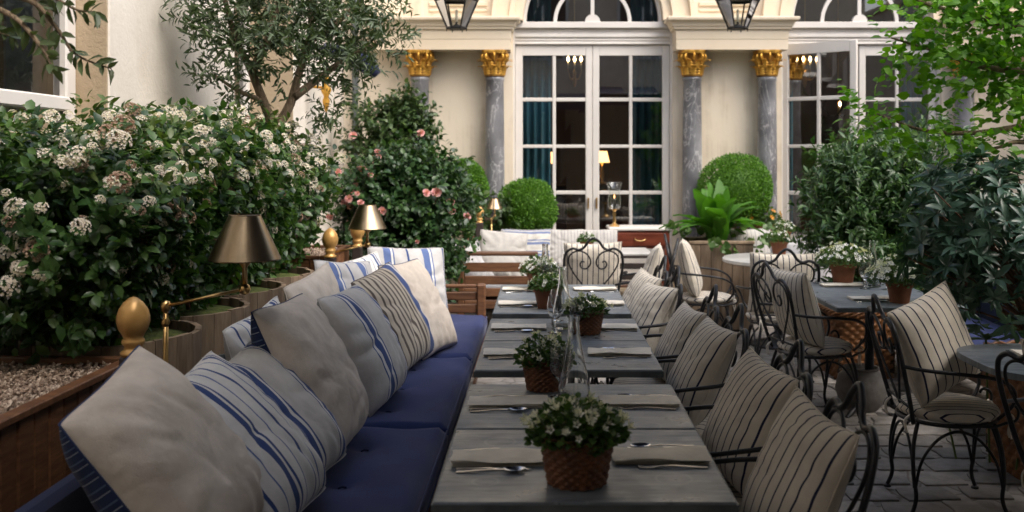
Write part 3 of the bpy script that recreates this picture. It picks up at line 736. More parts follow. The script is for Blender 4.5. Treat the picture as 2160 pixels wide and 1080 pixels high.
# ------------------------------------------------------------------ cloth shapes
def set_uv(me, fn):
    uv = me.uv_layers.new(name='UVMap')
    co = np.empty(len(me.vertices)*3, np.float32); me.vertices.foreach_get('co', co); co = co.reshape(-1,3)
    li = np.empty(len(me.loops), np.int32); me.loops.foreach_get('vertex_index', li)
    u = fn(co)[li].astype(np.float32); uv.data.foreach_set('uv', u.ravel())
def pillow_mesh(w, h, T, seed, mf, mback=None, N=46, slump=.05, crush=.0, name='pillow', rnd=.5):
    """plane in local y (across) and z (up), front faces +x, origin in the middle"""
    r = np.random.default_rng(seed)
    u = np.linspace(-1, 1, N+1); U, V = np.meshgrid(u, u, indexing='ij')
    def sn(U, V, f):
        a = r.uniform(0, 6.28, 6); k = r.normal(0, f, (6,2))
        return sum(np.sin(k[i,0]*U + k[i,1]*V + a[i]) for i in range(6))/6
    pin = .10 - .14*rnd
    Yc = w/2*U*np.sqrt(1-rnd*V**4/2)*(1 - pin*(1-V**2)*U**2) ; Zc = h/2*V*np.sqrt(1-rnd*U**4/2)*(1 - pin*(1-U**2)*V**2)
    Yc = Yc + (.012 if rnd > .15 else .006)*sn(U,V,1.3); Zc = Zc + .012*sn(U,V,1.6)
    Zc = Zc - slump*h*(np.clip(V,0,1)**2)*(.5+.5*U*r.choice([-1,1]))          # one top corner droops
    prof = np.clip((1-np.abs(U)**2.8)*(1-np.abs(V)**2.8), 0, 1)**.5
    fat = 1 + .22*(-V)                                                  # filling sinks to the bottom
    # creases radiate from corners
    edge = np.clip(np.maximum(np.abs(U),np.abs(V)),0,1)
    ang = np.arctan2(V,U)
    cre = (.0055 if rnd > .15 else .002)*np.sin(ang*13 + 3*sn(U,V,2))*np.clip((edge-.35)*2,0,1)*np.clip((1-edge)*5,0,1) + (.005 if rnd > .15 else .0025)*sn(U,V,4)*prof
    for _k in range(9):                                                  # pressed-in folds
        cu, cv = r.uniform(-.75,.75), r.uniform(-.8,.6); th = np.arctan2(cv,cu)+r.normal(0,.5); dd = (U-cu)*np.sin(th)-(V-cv)*np.cos(th); ll = (U-cu)*np.cos(th)+(V-cv)*np.sin(th)
        dd = dd + .10*np.sin(ll*4+r.uniform(0,6)); cre = cre - r.uniform(.004,.009)*(1 if rnd > .15 else .5)*np.exp(-(dd/.055)**2)*np.exp(-(ll/r.uniform(.2,.4))**2)*np.clip(prof*2,0,1)
    front = T/2*prof*fat + cre; backs = -(T/2*prof*fat*1.05) - cre*.5
    bend = .10*h*(V**2)*(-crush)
    vs_ = []; 
    A = np.stack([front+bend, Yc, Zc], -1).reshape(-1,3); B = np.stack([backs+bend, Yc, Zc], -1).reshape(-1,3)
    n1 = N+1; idx = lambda i, j: i*n1+j
    remap = {}; vs_ = list(map(tuple, A)); 
    bi = np.full(n1*n1, -1)
    for i in range(n1):
        for j in range(n1):
            if i in (0,N) or j in (0,N): bi[idx(i,j)] = idx(i,j)
            else: bi[idx(i,j)] = len(vs_); vs_.append(tuple(B[idx(i,j)]))
    ff = []; mi = []
    for i in range(N):
        for j in range(N):
            ff.append((idx(i,j),idx(i+1,j),idx(i+1,j+1),idx(i,j+1))); mi.append(0)
            q = [int(bi[idx(*t)]) for t in ((i,j),(i,j+1),(i+1,j+1),(i+1,j))]; ff.append(tuple(q)); mi.append(1 if mback else 0)
    me = bpy.data.meshes.new(name); me.from_pydata(vs_, [], ff)
    me.materials.append(mf)
    if mback: me.materials.append(mback)
    me.polygons.foreach_set('material_index', mi); me.polygons.foreach_set('use_smooth', [True]*len(ff))
    uvv = [(u_*.5+.5, v_*.5+.5) for u_, v_ in zip(U.ravel(), V.ravel())]; uvv += [uvv[k] for k in range(n1*n1) if bi[k] != k]
    uvv = np.array(uvv); set_uv(me, lambda c: uvv)
    bp = [A[idx(i,0)] for i in range(N)]+[A[idx(N,j)] for j in range(N)]+[A[idx(i,N)] for i in range(N,0,-1)]+[A[idx(0,j)] for j in range(N,0,-1)]
    me['rim'] = [float(q) for p_ in bp for q in p_]
    me.update(); return me
def rest(o, zs):
    """drop a turned object so that its lowest point meets height zs"""
    co = np.empty(len(o.data.vertices)*3, np.float32); o.data.vertices.foreach_get('co', co); co = co.reshape(-1,3)
    Rm_ = np.array(o.rotation_euler.to_matrix()); z = (co @ Rm_.T)[:,2].min(); o.location.z = zs - z - .004
def pillow(label, x, y, zs, size, T, yaw, tilt, roll, mf, mback=None, seed=1, group=None, slump=.05, crush=0., z=None, rnd=.17):
    w, h = size if isinstance(size, tuple) else (size, size)
    o = inst('pillow', pillow_mesh(w, h, T, seed, mf, mback, slump=slump, crush=crush, rnd=rnd), None, (x,y,0), (R(roll), R(-tilt), R(yaw)))
    if z is None: rest(o, zs)
    else: o.location.z = z
    rim = list(o.data['rim']); MB().tube([rim[k:k+3] for k in range(0, len(rim), 3)], .0032, 5, True).build('seam_piping', mback or mf, o, True)
    return tag(o, label, 'pillow', group)
def cushion_mesh(lx, ly, h, mat_, tufts=(), N=(20,30), r=.045):
    """seat pad, origin at its lower corner"""
    nx, ny = N; vs_ = []; rg = np.random.default_rng(int(lx*100+ly*37))
    ph = rg.uniform(0,6,4)
    for (top) in (1, 0):
        for i in range(nx+1):
            for j in range(ny+1):
                x = lx*i/nx; y = ly*j/ny
                d = min(x, lx-x, y, ly-y)
                e = max(0, 1-d/r); drop = (1-math.sqrt(max(0,1-e*e)))*min(r, h*.48)
                z = h-drop if top else drop*.6
                if top:
                    z += .004*math.sin(x*9+ph[0])*math.sin(y*6+ph[1]) + .003*math.sin(x*21+y*15+ph[2])
                    for (tx, ty) in tufts: z -= .022*math.exp(-((x-tx)**2+(y-ty)**2)/.0016) + .008*math.exp(-((x-tx)**2+(y-ty)**2)/.02)
                vs_.append((x, y, z))
    n1 = (nx+1)*(ny+1); ix = lambda i, j: i*(ny+1)+j; ff = []
    for i in range(nx):
        for j in range(ny):
            ff.append((ix(i,j),ix(i+1,j),ix(i+1,j+1),ix(i,j+1))); ff.append((n1+ix(i,j),n1+ix(i,j+1),n1+ix(i+1,j+1),n1+ix(i+1,j)))
    for i in range(nx):
        ff.append((ix(i,0),n1+ix(i,0),n1+ix(i+1,0),ix(i+1,0))); ff.append((ix(i,ny),ix(i+1,ny),n1+ix(i+1,ny),n1+ix(i,ny)))
    for j in range(ny):
        ff.append((ix(0,j),ix(0,j+1),n1+ix(0,j+1),n1+ix(0,j))); ff.append((ix(nx,j),n1+ix(nx,j),n1+ix(nx,j+1),ix(nx,j+1)))
    me = bpy.data.meshes.new('cushion'); me.from_pydata(vs_, [], ff); me.materials.append(mat_)
    me.polygons.foreach_set('use_smooth', [True]*len(ff)); me.set_sharp_from_angle(angle=R(60))
    set_uv(me, lambda c: np.stack([c[:,0]/max(lx,.01), c[:,1]/max(ly,.01)], -1)); return me

# ------------------------------------------------------------------ long blue bench on the left
BX0, BX1 = -1.27, -.415; SEAT = .45
bench = thing('long_bench', 'long hardwood bench with navy back running along the flowering hedge', 'bench', (-.84,4.9,0))
def Bn(mb, name, mat_, parent=None, smooth=False):
    mb.v = [(x+.84, y_-4.9, z) for x, y_, z in mb.v]; return mb.build(name, mat_, parent or bench, smooth)
Bn(MB().box((BX1-.06,2.4,.24),(BX1-.03,7.26,.33),c=.006), 'front_rail', M['wood_y'])
Bn(MB().box((BX0,2.4,.24),(BX0+.03,7.26,.33),c=.006), 'rear_rail', M['wood_y'])
for k in range(9):
    x = BX0+.05+k*.086
    Bn(MB().box((x,2.4,.315),(x+.07,7.26,.337),c=.004), 'seat_slat', M['wood_y'])
for yv in (2.45, 4.2, 5.75, 7.2):
    for x in (BX0, BX1-.09): Bn(MB().box((x,yv,0),(x+.06,yv+.06,.33),c=.006), 'leg', M['wood'])
Bn(MB().box((BX0-.09,2.4,.34),(BX0-.02,7.26,.70),c=.02), 'backrest', M['navy_canvas'])
Bn(MB().box((BX0-.12,2.4,.05),(BX0-.091,7.26,.66),c=.006), 'back_board', M['dark_wood'])
for zz in (.50,.555,.61): pass
# arm at the far end
Bn(MB().box((BX1-.07,7.28,0),(BX1-.005,7.36,.665),c=.012), 'arm_post', M['wood'])
Bn(MB().box((BX0,7.28,0),(BX0+.065,7.36,.665),c=.012), 'arm_post', M['wood'])
for (z0, z1) in ((.635,.66),(.545,.605),(.45,.515),(.345,.42)):
    Bn(MB().box((BX0+.066,7.30,z0),(BX1-.071,7.34,z1),c=.006), 'arm_slat', M['wood_y'])
for k in range(3):
    Bn(MB().box((BX1-.05,2.45+k*1.6,.06),(BX1-.035,2.5+k*1.6+1.4,.10),c=.004), 'stretcher', M['wood_y'])
for i, (a, b) in enumerate(((2.78,4.262),(4.268,5.745),(5.751,7.275))):
    me = cushion_mesh(BX1-BX0+.01, b-a, SEAT-.338, M['blue_canvas'], [(tx, (b-a)*f) for tx in (.28,.56) for f in (.2,.5,.8)], (24,44))
    o = inst('seat_cushion', me, None, (BX0,a,.338))
    cw, cl2 = BX1-BX0+.01, b-a
    for zz in (.012, SEAT-.338-.022):
        MB().tube([(.004,.004,zz),(cw-.004,.004,zz),(cw-.004,cl2-.004,zz),(.004,cl2-.004,zz)], .0045, 6, True).build('piping', M['blue_canvas'], o)
    for tx in (.28,.56):
        for f in (.2,.5,.8):
            MB().tube([(tx-.014,cl2*f-.006,SEAT-.338-.024),(tx,cl2*f,SEAT-.338-.019),(tx+.014,cl2*f+.007,SEAT-.338-.023)], .0035, 5).build('tuft', M['navy_canvas'], o)
    tag(o, ('navy blue tufted seat cushion nearest the viewer on the long bench', 'navy blue tufted seat cushion in the middle of the long bench', 'navy blue tufted seat cushion at the far slatted end of the long bench')[i], 'cushion', 'blue cushions along the long bench')
G = 'pillows along the long bench'
pillow('large plain linen pillow with blue plaid back, nearest the viewer', -1.05, 2.78, SEAT, (.56,.68), .28, -7, 36, 7, M['linen'], M['plaid'], 3, G, .10)
pillow('white pillow with thin blue stripes behind the nearest plain linen pillow', -.955, 3.10, SEAT, (.54,.62), .24, -9, 41, 4, M['thin_blue'], None, 4, G, .06)
pillow('white pillow with broad blue bands between the thin striped and the puffy linen pillow', -.945, 3.50, SEAT, (.52,.58), .22, -10, 39, 5, M['broad_blue'], None, 5, G, .06)
pillow('puffy plain linen pillow with blue plaid back under the near lamp', -.91, 3.88, SEAT, (.56,.66), .27, -6, 23, 3, M['linen'], M['plaid'], 6, G, .04)
pillow('small white pillow with blue stripes tucked behind the puffy linen pillow', -1.14, 4.12, SEAT, .54, .15, -10, 14, 4, M['thin_blue'], M['thin_blue'], 7, G)
pillow('plump grey pillow with blue bands right of the puffy linen pillow', -.85, 4.66, SEAT, (.56,.60), .25, -8, 24, 2, M['broad_blue'], None, 8, G, .05)
pillow('crumpled plain linen pillow peeking out behind the plump blue banded one', -1.10, 4.98, SEAT, (.54,.60), .15, -14, 16, 6, M['linen'], None, 9, G)
pillow('brown ticking pillow with one wide blue band along its edge', -.82, 5.47, SEAT, (.60,.60), .20, -14, 27, 3, M['ticking'], None, 10, G)
pillow('long plain linen pillow with dark blue edging behind the ticking pillow', -.73, 5.86, SEAT, (.50,.62), .17, -20, 27, 3, M['linen'], M['plaid'], 11, G)
pillow('upright grey pillow with wide blue bands against the far end of the bench', -.95, 7.02, SEAT, (.58,.56), .15, -66, 14, 0, M['wide_blue'], None, 12, G)
pillow('pale blue striped pillow in the rear corner below the far brass lamp', -1.14, 6.35, SEAT, (.54,.54), .15, -24, 14, 3, M['thin_blue'], None, 13, G)
pillow('grey banded pillow leaning between the ticking pillow and the rear corner', -1.08, 5.62, SEAT, (.54,.60), .15, -24, 14, -3, M['wide_blue'], None, 15, G)

# finials on posts
def finial(x, y, zb, lab, s_=1.0):
    t = thing('finial_post', lab, 'post', (x,y,0), 0, 'posts with gilded egg finials')
    MB().box((-.035,-.035,0),(.035,.035,zb),c=.006).build('post', M['dark_wood'], t)
    mb = MB(); mb.lathe([(0.04*s_,0),(.042*s_,.012*s_),(.030*s_,.02*s_),(.028*s_,.03*s_),(.037*s_,.042*s_),(.037*s_,.052*s_),(.031*s_,.058*s_),(.036*s_,.07*s_),(.047*s_,.088*s_),(.0535*s_,.112*s_),(.053*s_,.132*s_),(.046*s_,.155*s_),(.032*s_,.177*s_),(.014*s_,.192*s_),(.0,.197*s_)], 28, (0,0,zb))
    mb.build('egg_finial', M['gold_wood'], t, True)
    MB().lathe([(.0,0),(.012,.002),(.010,.01),(0,.012)], 12).xf(Matrix.Translation((.036,0,zb-.25)) @ Matrix.Rotation(R(90),4,'Y')).build('bolt', M['steel'], t, True)
finial(-1.37, 3.33, .935, 'dark post with gilded egg finial beside the nearest pillows')
finial(-1.41, 6.6, .93, 'dark post with gilded egg finial at the foot of the far brass lamp')
finial(-1.37, 7.36, .93, 'dark post with gilded finial hidden behind the far lamp shade')
finial(-.61, 9.6, .96, 'dark post with small gilded finial beside the corner bench', .8)

# brass swing-arm lamps
def brass_lamp(x, y, ztop, arm, rz, lab, s_=1.0, zb=.60):
    t = thing('swing_arm_lamp', lab, 'lamp', (x,y,zb), rz, 'brass reading lamps along the benches')
    zj = ztop-zb; ax, az = arm*s_, .055*s_
    mb = MB(); mb.tube([(0,0,0),(0,0,zj)], .0095*s_, 10); mb.build('pole', M['polished_brass'], t, True)
    mb = MB(); mb.lathe([(.0095*s_,-.075*s_),(.016*s_,-.06*s_),(.0095*s_,-.045*s_),(.0095*s_,-.02*s_),(.015*s_,-.016*s_),(.019*s_,0),(.015*s_,.014*s_),(0,.02*s_)], 14, (0,0,zj)); mb.build('joint', M['polished_brass'], t, True)
    mb = MB(); mb.lathe([(0,-.022*s_),(.017*s_,-.014*s_),(.021*s_,0),(.017*s_,.014*s_),(0,.022*s_)], 14, (ax,0,zj+az)); mb.build('joint', M['polished_brass'], t, True)
    mb = MB(); mb.tube([(.0,.007*s_,zj),(ax,.007*s_,zj+az)], .0055*s_, 8); mb.tube([(.0,-.007*s_,zj),(ax,-.007*s_,zj+az)], .0055*s_, 8); mb.build('arm', M['polished_brass'], t, True)
    mb = MB(); c0 = zj+az+.018*s_; mb.lathe([(.009*s_,0),(.009*s_,.06*s_),(.020*s_,.075*s_),(.024*s_,.10*s_),(.024*s_,.14*s_),(.010*s_,.15*s_)], 16, (ax,0,c0)); mb.build('lamp_holder', M['polished_brass'], t, True)
    mb = MB(); z0 = c0+.088*s_; mb.lathe([(.126*s_,0),(.127*s_,.004*s_),(.125*s_,.008*s_),(.057*s_,.158*s_),(.0575*s_,.162*s_),(.055*s_,.163*s_),(.122*s_,.010*s_),(.126*s_,0)], 48, (ax,0,z0)); mb.build('lamp_shade', M['brass'], t, True, 30)
    mb = MB(); mb.tube([(ax,0,c0+.15*s_),(ax,0,z0+.158*s_)], .003*s_, 6)
    for k in range(3):
        a = k*2.094; mb.tube([(ax,0,z0+.156*s_),(ax+.056*s_*math.cos(a),.056*s_*math.sin(a),z0+.156*s_)], .002*s_, 5)
    mb.build('shade_carrier', M['polished_brass'], t)
    MB().lathe([(.03*s_,0),(.03*s_,.006),(.012*s_,.014)], 14).build('base_plate', M['polished_brass'], t, True)
    return t
brass_lamp(-1.345, 3.55, 1.068, .275, R(6), 'large brass swing arm lamp in front of the white flowering hedge')
brass_lamp(-1.42, 6.62, .955, .25, R(8), 'brass swing arm lamp beside the pink rose bush', 1.0)
brass_lamp(-.50, 9.7, .99, .05, R(0), 'small distant brass lamp before the round clipped bush', .62)

# ------------------------------------------------------------------ planter boxes with gravel
def gravel_bed(name, x0, x1, y0, y1, z, parent, n, off, seed):
    r = np.random.default_rng(seed); V0 = np.array([(1,0,0),(-1,0,0),(0,1,0),(0,-1,0),(0,0,1),(0,0,-1)], float)*np.array([1,.7,.55])
    Fc = np.array([(0,2,4),(2,1,4),(1,3,4),(3,0,4),(2,0,5),(1,2,5),(3,1,5),(0,3,5)])
    P = np.stack([r.uniform(x0,x1,n), r.uniform(y0,y1,n), z + r.uniform(-.012,.012,n) + .015*np.sin(r.uniform(0,6,n))], -1); s_ = r.uniform(.006,.014,n)
    vs_ = []; 
    q = r.normal(size=(n,4)); q /= np.linalg.norm(q, axis=1)[:,None]
    w,x,y,zq = q.T
    Rt = np.stack([1-2*(y*y+zq*zq),2*(x*y-zq*w),2*(x*zq+y*w),2*(x*y+zq*w),1-2*(x*x+zq*zq),2*(y*zq-x*w),2*(x*zq-y*w),2*(y*zq+x*w),1-2*(x*x+y*y)],-1).reshape(n,3,3)
    V = np.einsum('nij,kj->nki', Rt, V0)*s_[:,None,None] + P[:,None,:] - np.array(off)
    Fa = (Fc[None]+6*np.arange(n)[:,None,None]).reshape(-1,3)
    me = bpy.data.meshes.new(name); me.from_pydata(V.reshape(-1,3), [], Fa.tolist()); me.materials.append(M['gravel'])
    return stuff(inst(name, me, parent))
def plank_planter(lab, x0, x1, y0, y1, ztop, rz=0, ng=9000, seed=1):
    cx, cy = (x0+x1)/2, (y0+y1)/2
    t = thing('gravel_planter', lab, 'planter', (cx,cy,0), rz, 'plank planters filled with pale gravel')
    hx, hy = (x1-x0)/2, (y1-y0)/2
    def planks(along, fixed, inward, L):
        n = max(2, round(2*L/.088)); w = 2*L/n
        for k in range(n):
            a = -L+k*w; g = random.uniform(.001,.003); d = random.uniform(0,.004)
            if along == 'y': bx_ = ((min(fixed,fixed+inward)-d*(1 if inward<0 else -1)*0, a+g, .03),(max(fixed,fixed+inward)+d, a+w-g, ztop-.026))
            else: bx_ = ((a+g, min(fixed,fixed+inward)-d, .03),(a+w-g, max(fixed,fixed+inward), ztop-.026))
            MB().box(*bx_, c=.005).build('plank', M['wood'], t)
    planks('y', hx-.02, .02, hy); planks('y', -hx, .02, hy); planks('x', -hy, .02, hx-.021); planks('x', hy-.02, .02, hx-.021)
    zt = ztop
    for (lo, hi) in (((hx-.034,-hy-.008,zt-.025),(hx+.012,hy+.008,zt)), ((-hx-.012,-hy-.008,zt-.025),(-hx+.034,hy+.008,zt)),
                     ((-hx+.035,-hy-.008,zt-.026),(hx-.035,-hy+.034,zt-.001)), ((-hx+.035,hy-.034,zt-.026),(hx-.035,hy+.008,zt-.001))):
        MB().box(lo, hi, c=.004).build('rim_board', M['wood_y'], t)
    MB().box((-hx+.02,-hy+.02,zt-.16),(hx-.02,hy-.02,zt-.055)).build('bed', M['soil'], t)
    gravel_bed('gravel', -hx+.03, hx-.03, -hy+.03, hy-.03, zt-.045, t, ng, (0,0,0), seed)
    return t
plank_planter('plank planter filled with pale gravel at the viewer end of the hedge', -2.13, -1.52, 2.35, 3.70, .86, R(-1), 14000, 2)
plank_planter('plank planter with gravel at the far end of the hedge by the second finial', -2.10, -1.47, 6.72, 7.55, .93, 0, 7000, 3)
# stave tubs for the hedge
TUBS = [4.08, 4.77, 5.46, 6.15]
stave_me = []
for k in range(3):
    mb = MB(); n = 5; vs_ = []
    aw = math.pi/22*.97; h = .88+.003*k
    for (rr, z) in ((.30,0),(.338,.45),(.345,h)):
        for s_ in (-1,1): vs_.append(((rr)*math.cos(s_*aw), rr*math.sin(s_*aw), z))
    for (rr, z) in ((.275,0),(.312,.45),(.319,h)):
        for s_ in (-1,1): vs_.append(((rr)*math.cos(s_*aw), rr*math.sin(s_*aw), z))
    mb.add(vs_, [(0,1,3,2),(2,3,5,4),(6,8,9,7),(8,10,11,9),(4,5,11,10),(0,6,7,1),(0,2,8,6),(2,4,10,8),(1,7,9,3),(3,9,11,5)])
    stave_me.append(mb.mesh('stave', M['old_wood']))
for i, yv in enumerate(TUBS):
    nm = ('first', 'second', 'third', 'fourth')[i]
    t = thing('stave_tub', 'weathered round wooden tub of the flowering hedge, %s from the viewer' % nm, 'planter', (-1.76,yv,0), 0, 'weathered tubs under the hedge')
    for k in range(22): inst('stave', random.choice(stave_me), t, None, (0,0,k*2*math.pi/22))
    for z, rr in ((.14,.318),(.66,.347)):
        MB().lathe([(rr-.012,z),(rr,z),(rr+.003,z+.03),(rr-.010,z+.03)], 44).build('hoop', M['zinc_edge'], t, True, 40)
    mb = MB(); prof = [(0,.87),(.12,.875),(.22,.862),(.31,.845)]; mb.lathe(prof, 24); mb.build('moss', M['moss'], t, True)

# ------------------------------------------------------------------ zinc tables in a row
def zinc_table(lab, x0, x1, y0, y1, z=.74, rounded=0, group='zinc topped tables in the long row', legm='iron'):
    cx, cy = (x0+x1)/2, (y0+y1)/2; hx, hy = (x1-x0)/2, (y1-y0)/2
    t = thing('bistro_table', lab, 'table', (cx,cy,0), 0, group)
    MB().box((-hx,-hy,z-.028),(hx,hy,z),c=.004).build('table_top', M['zinc'], t)
    mb = MB()
    for lo, hi in (((-hx-.003,-hy-.003,z-.030),(hx+.003,-hy+.0005,z-.006)),((-hx-.003,hy-.0005,z-.030),(hx+.003,hy+.003,z-.006)),((-hx-.003,-hy+.001,z-.030),(-hx+.0005,hy-.001,z-.006)),((hx-.0005,-hy+.001,z-.030),(hx+.003,hy-.001,z-.006))): mb.box(lo, hi)
    mb.build('edge_band', M['zinc_edge'], t)
    mb = MB(); mb.lathe([(.035,.06),(.03,.12),(.027,.6),(.04,z-.05)], 14); mb.build('pedestal', M['iron'], t, True)
    mb = MB(); mb.box((-.22,-.035,z-.045),(.22,.035,z-.029)); mb.box((-.03,-hy*.7,z-.046),(.03,hy*.7,z-.030)); mb.build('bracket', M['iron'], t)
    for k in range(4):
        a = math.pi/4+k*math.pi/2; mb = MB(); mb.tube(catmull([(0,0,.09),(.12*math.cos(a),.12*math.sin(a),.075),(.27*math.cos(a),.27*math.sin(a),.02),(.29*math.cos(a),.29*math.sin(a),.012)], 4), [.024]*4+[.02]*4+[.014]*5, 8); mb.build('foot', M['iron'], t, True)
    return t
TX0, TX1 = -.275, .484
TY = [(2.474,3.135),(3.150,3.760),(4.01,4.64),(4.652,5.28),(5.47,6.08),(6.09,6.69)]
ORD = ['nearest', 'second', 'third', 'fourth', 'fifth', 'sixth']
for i, (a, b) in enumerate(TY):
    zinc_table('zinc topped table, %s in the row beside the blue bench' % (ORD[i]), TX0, TX1, a, b)

# cutlery and napkins
def flat(mb, pts, w, th):
    """ribbon of half-widths w along pts with thickness th"""
    n = len(pts); vs_ = []
    for i, p in enumerate(pts):
        ww = w[i]
        vs_ += [(p[0],p[1]-ww,p[2]),(p[0],p[1]+ww,p[2]),(p[0],p[1]+ww*.8,p[2]+th),(p[0],p[1]-ww*.8,p[2]+th)]
    fs = [(4*i+j,4*i+(j+1)%4,4*i+4+(j+1)%4,4*i+4+j) for i in range(n-1) for j in range(4)] + [(3,2,1,0),(4*n-4,4*n-3,4*n-2,4*n-1)]
    mb.add(vs_, fs)
HND = [(0,0,.001),(.02,0,.0015),(.06,0,.004),(.10,0,.006),(.13,0,.004)]
mb = MB(); flat(mb, HND, [.006,.0065,.0045,.003,.003], .002)
vs_ = []; n, m_ = 8, 12
for i in range(n+1):
    rr = i/n
    for k in range(m_):
        a = 2*math.pi*k/m_; egg = 1-.12*math.cos(a)
        vs_.append((.160+.032*rr*math.cos(a), .020*rr*egg*math.sin(a), .001+.008*rr*rr))
mb.add(vs_, [(i*m_+k,i*m_+(k+1)%m_,(i+1)*m_+(k+1)%m_,(i+1)*m_+k) for i in range(n) for k in range(m_)])
spoon_me = mb.mesh('spoon', M['steel'], True, 50)
mb = MB(); flat(mb, HND+[(.145,0,.003)], [.006,.0065,.0045,.003,.004,.011], .002)
for d in (-.0095,-.0032,.0032,.0095): flat(mb, [(.145,d,.003),(.165,d,.0015),(.190,d*.95,.004)], [.0019,.0016,.0009], .0016)
fork_me = mb.mesh('fork', M['steel'], True, 40)
mb = MB(); flat(mb, [(0,0,0),(.02,0,0),(.08,0,0),(.10,0,0)], [.007,.008,.006,.005], .006); flat(mb, [(.10,.001,.002),(.13,.002,.002),(.18,.003,.002),(.205,-.004,.002)], [.008,.0095,.009,.0015], .0015)
knife_me = mb.mesh('knife', M['steel'], True, 40)
def napkin_mesh(seed, lx=.275, ly=.125):
    r = np.random.default_rng(seed); mb = MB(); 
    for L in range(4):
        nx, ny = 14, 6; z0 = .001+L*.0042; sh = (3-L)*.002; ph = r.uniform(0,6,3)
        top = []; 
        for side_ in (1, 0):
            for i in range(nx+1):
                for j in range(ny+1):
                    x = -lx/2+sh+ (lx-2*sh)*i/nx; y = -ly/2+sh*.7+(ly-1.4*sh)*j/ny
                    e = 1-abs(2*j/ny-1)**6
                    wob = (.0015+.0012*L)*math.sin(x*22+ph[0])*math.sin(y*30+ph[1]) if L else 0
                    top.append((x+.002*math.sin(y*40+ph[2]), y+.002*math.sin(x*18+ph[0]), z0 + (.0036*e if side_ else 0) + max(wob,-.001)))
        n1 = (nx+1)*(ny+1); ix = lambda i, j: i*(ny+1)+j; ff = []
        for i in range(nx):
            for j in range(ny): ff += [(ix(i,j),ix(i+1,j),ix(i+1,j+1),ix(i,j+1)),(n1+ix(i,j),n1+ix(i,j+1),n1+ix(i+1,j+1),n1+ix(i+1,j))]
        for i in range(nx): ff += [(ix(i,0),n1+ix(i,0),n1+ix(i+1,0),ix(i+1,0)),(ix(i,ny),ix(i+1,ny),n1+ix(i+1,ny),n1+ix(i,ny))]
        for j in range(ny): ff += [(ix(0,j),ix(0,j+1),n1+ix(0,j+1),n1+ix(0,j)),(ix(nx,j),n1+ix(nx,j),n1+ix(nx,j+1),ix(nx,j+1))]
        mb.add(top, ff)
    me = mb.mesh('napkin', M['napkin'], True, 40); return me
nap_me = [napkin_mesh(k) for k in range(4)]
def setting(x, y, z, side_, where, cutl=True):
    """side_ -1: diner on the bench (left), +1: diner on the chairs (right)"""
    jr = lambda a: random.uniform(-a, a)
    o = inst('napkin', random.choice(nap_me), None, (x,y,z), (0,0,jr(.05)+(0 if side_<0 else math.pi)))
    tag(o, 'folded cream napkin on %s' % where, 'napkin', 'folded napkins on the tables')
    if not cutl: return
    hx = x + side_*.12; ry = 0 if side_ < 0 else math.pi
    for (me, nm, dy) in ((knife_me,'knife',-.088),(spoon_me,'spoon',-.112),(fork_me,'fork',.09)):
        if side_ > 0: dy = -dy if nm != 'spoon' else .115
        c = inst(nm, me, None, (hx+jr(.012), y+dy, z+.0005), (0,0,ry+jr(.09)))
        if nm == 'spoon': c.rotation_euler[2] += .12
        tag(c, 'steel %s beside the napkin on %s' % (nm, where), nm, 'cutlery on the tables')
for i, (a, b) in enumerate(TY):
    yc = (a+b)/2 + (.02 if i == 0 else 0)
    setting(TX0+.155, yc+random.uniform(-.01,.01), .7402, -1, 'the bench side of the %s table of the row' % ORD[i])
    setting(TX1-.150, yc+.01, .7402, 1, 'the chair side of the %s table of the row' % ORD[i])

# ------------------------------------------------------------------ glassware
def carafe_mesh():
    o = [(.0,0),(.050,0),(.056,.005),(.058,.02),(.055,.065),(.045,.12),(.031,.185),(.0215,.24),(.0185,.28),(.0195,.30),(.021,.306)]
    i = [(.0178,.306),(.0155,.30),(.0145,.28),(.0172,.24),(.0265,.185),(.0405,.12),(.0505,.065),(.0532,.024),(.047,.014),(0,.012)]
    return MB().lathe(o+i, 32).mesh('carafe', M['glass'], True, 60)
def wine_mesh():
    o = [(0,0),(.034,0),(.0345,.002),(.012,.006),(.0042,.014),(.004,.055),(.008,.062),(.026,.078),(.037,.10),(.0395,.125),(.036,.155),(.0325,.178)]
    i = [(.0315,.178),(.035,.155),(.0384,.125),(.036,.101),(.025,.080),(.006,.066),(0,.0655)]
    return MB().lathe(o+i, 32).mesh('wine_glass', M['glass'], True, 60)
def tumbler_mesh():
    return MB().lathe([(0,0),(.03,0),(.035,.09),(.0335,.09),(.029,.008),(0,.008)], 24).mesh('tumbler', M['glass'], True, 60)
car_me, wine_me, tum_me = carafe_mesh(), wine_mesh(), tumbler_mesh()
def put(name, me, x, y, z, lab, cat, grp):
    o = inst(name, me, None, (x,y,z), (0,0,random.uniform(0,6))); tag(o, lab, cat, grp); return o
put('carafe', car_me, .108, 3.46, .7405, 'clear glass carafe behind the nearest flower basket', 'carafe', 'glass carafes')
put('wine_glass', wine_me, .060, 3.56, .7405, 'stemmed wine glass just left of the nearest carafe', 'glass', 'wine glasses')
put('carafe', car_me, .100, 4.98, .7405, 'clear glass carafe on the fourth table of the row', 'carafe', 'glass carafes')
put('wine_glass', wine_me, .165, 4.78, .7405, 'wine glass touching the pot on the fourth table of the row', 'glass', 'wine glasses')
put('wine_glass', wine_me, .075, 5.10, .7405, 'wine glass behind the carafe on the fourth table of the row', 'glass', 'wine glasses')
put('wine_glass', wine_me, .060, 4.86, .7405, 'wine glass left of the carafe on the fourth table of the row', 'glass', 'wine glasses')
put('carafe', car_me, .015, 6.30, .7405, 'clear glass carafe on the sixth table of the row', 'carafe', 'glass carafes')
put('wine_glass', wine_me, .07, 6.36, .7405, 'wine glass beside the carafe on the sixth table of the row', 'glass', 'wine glasses')

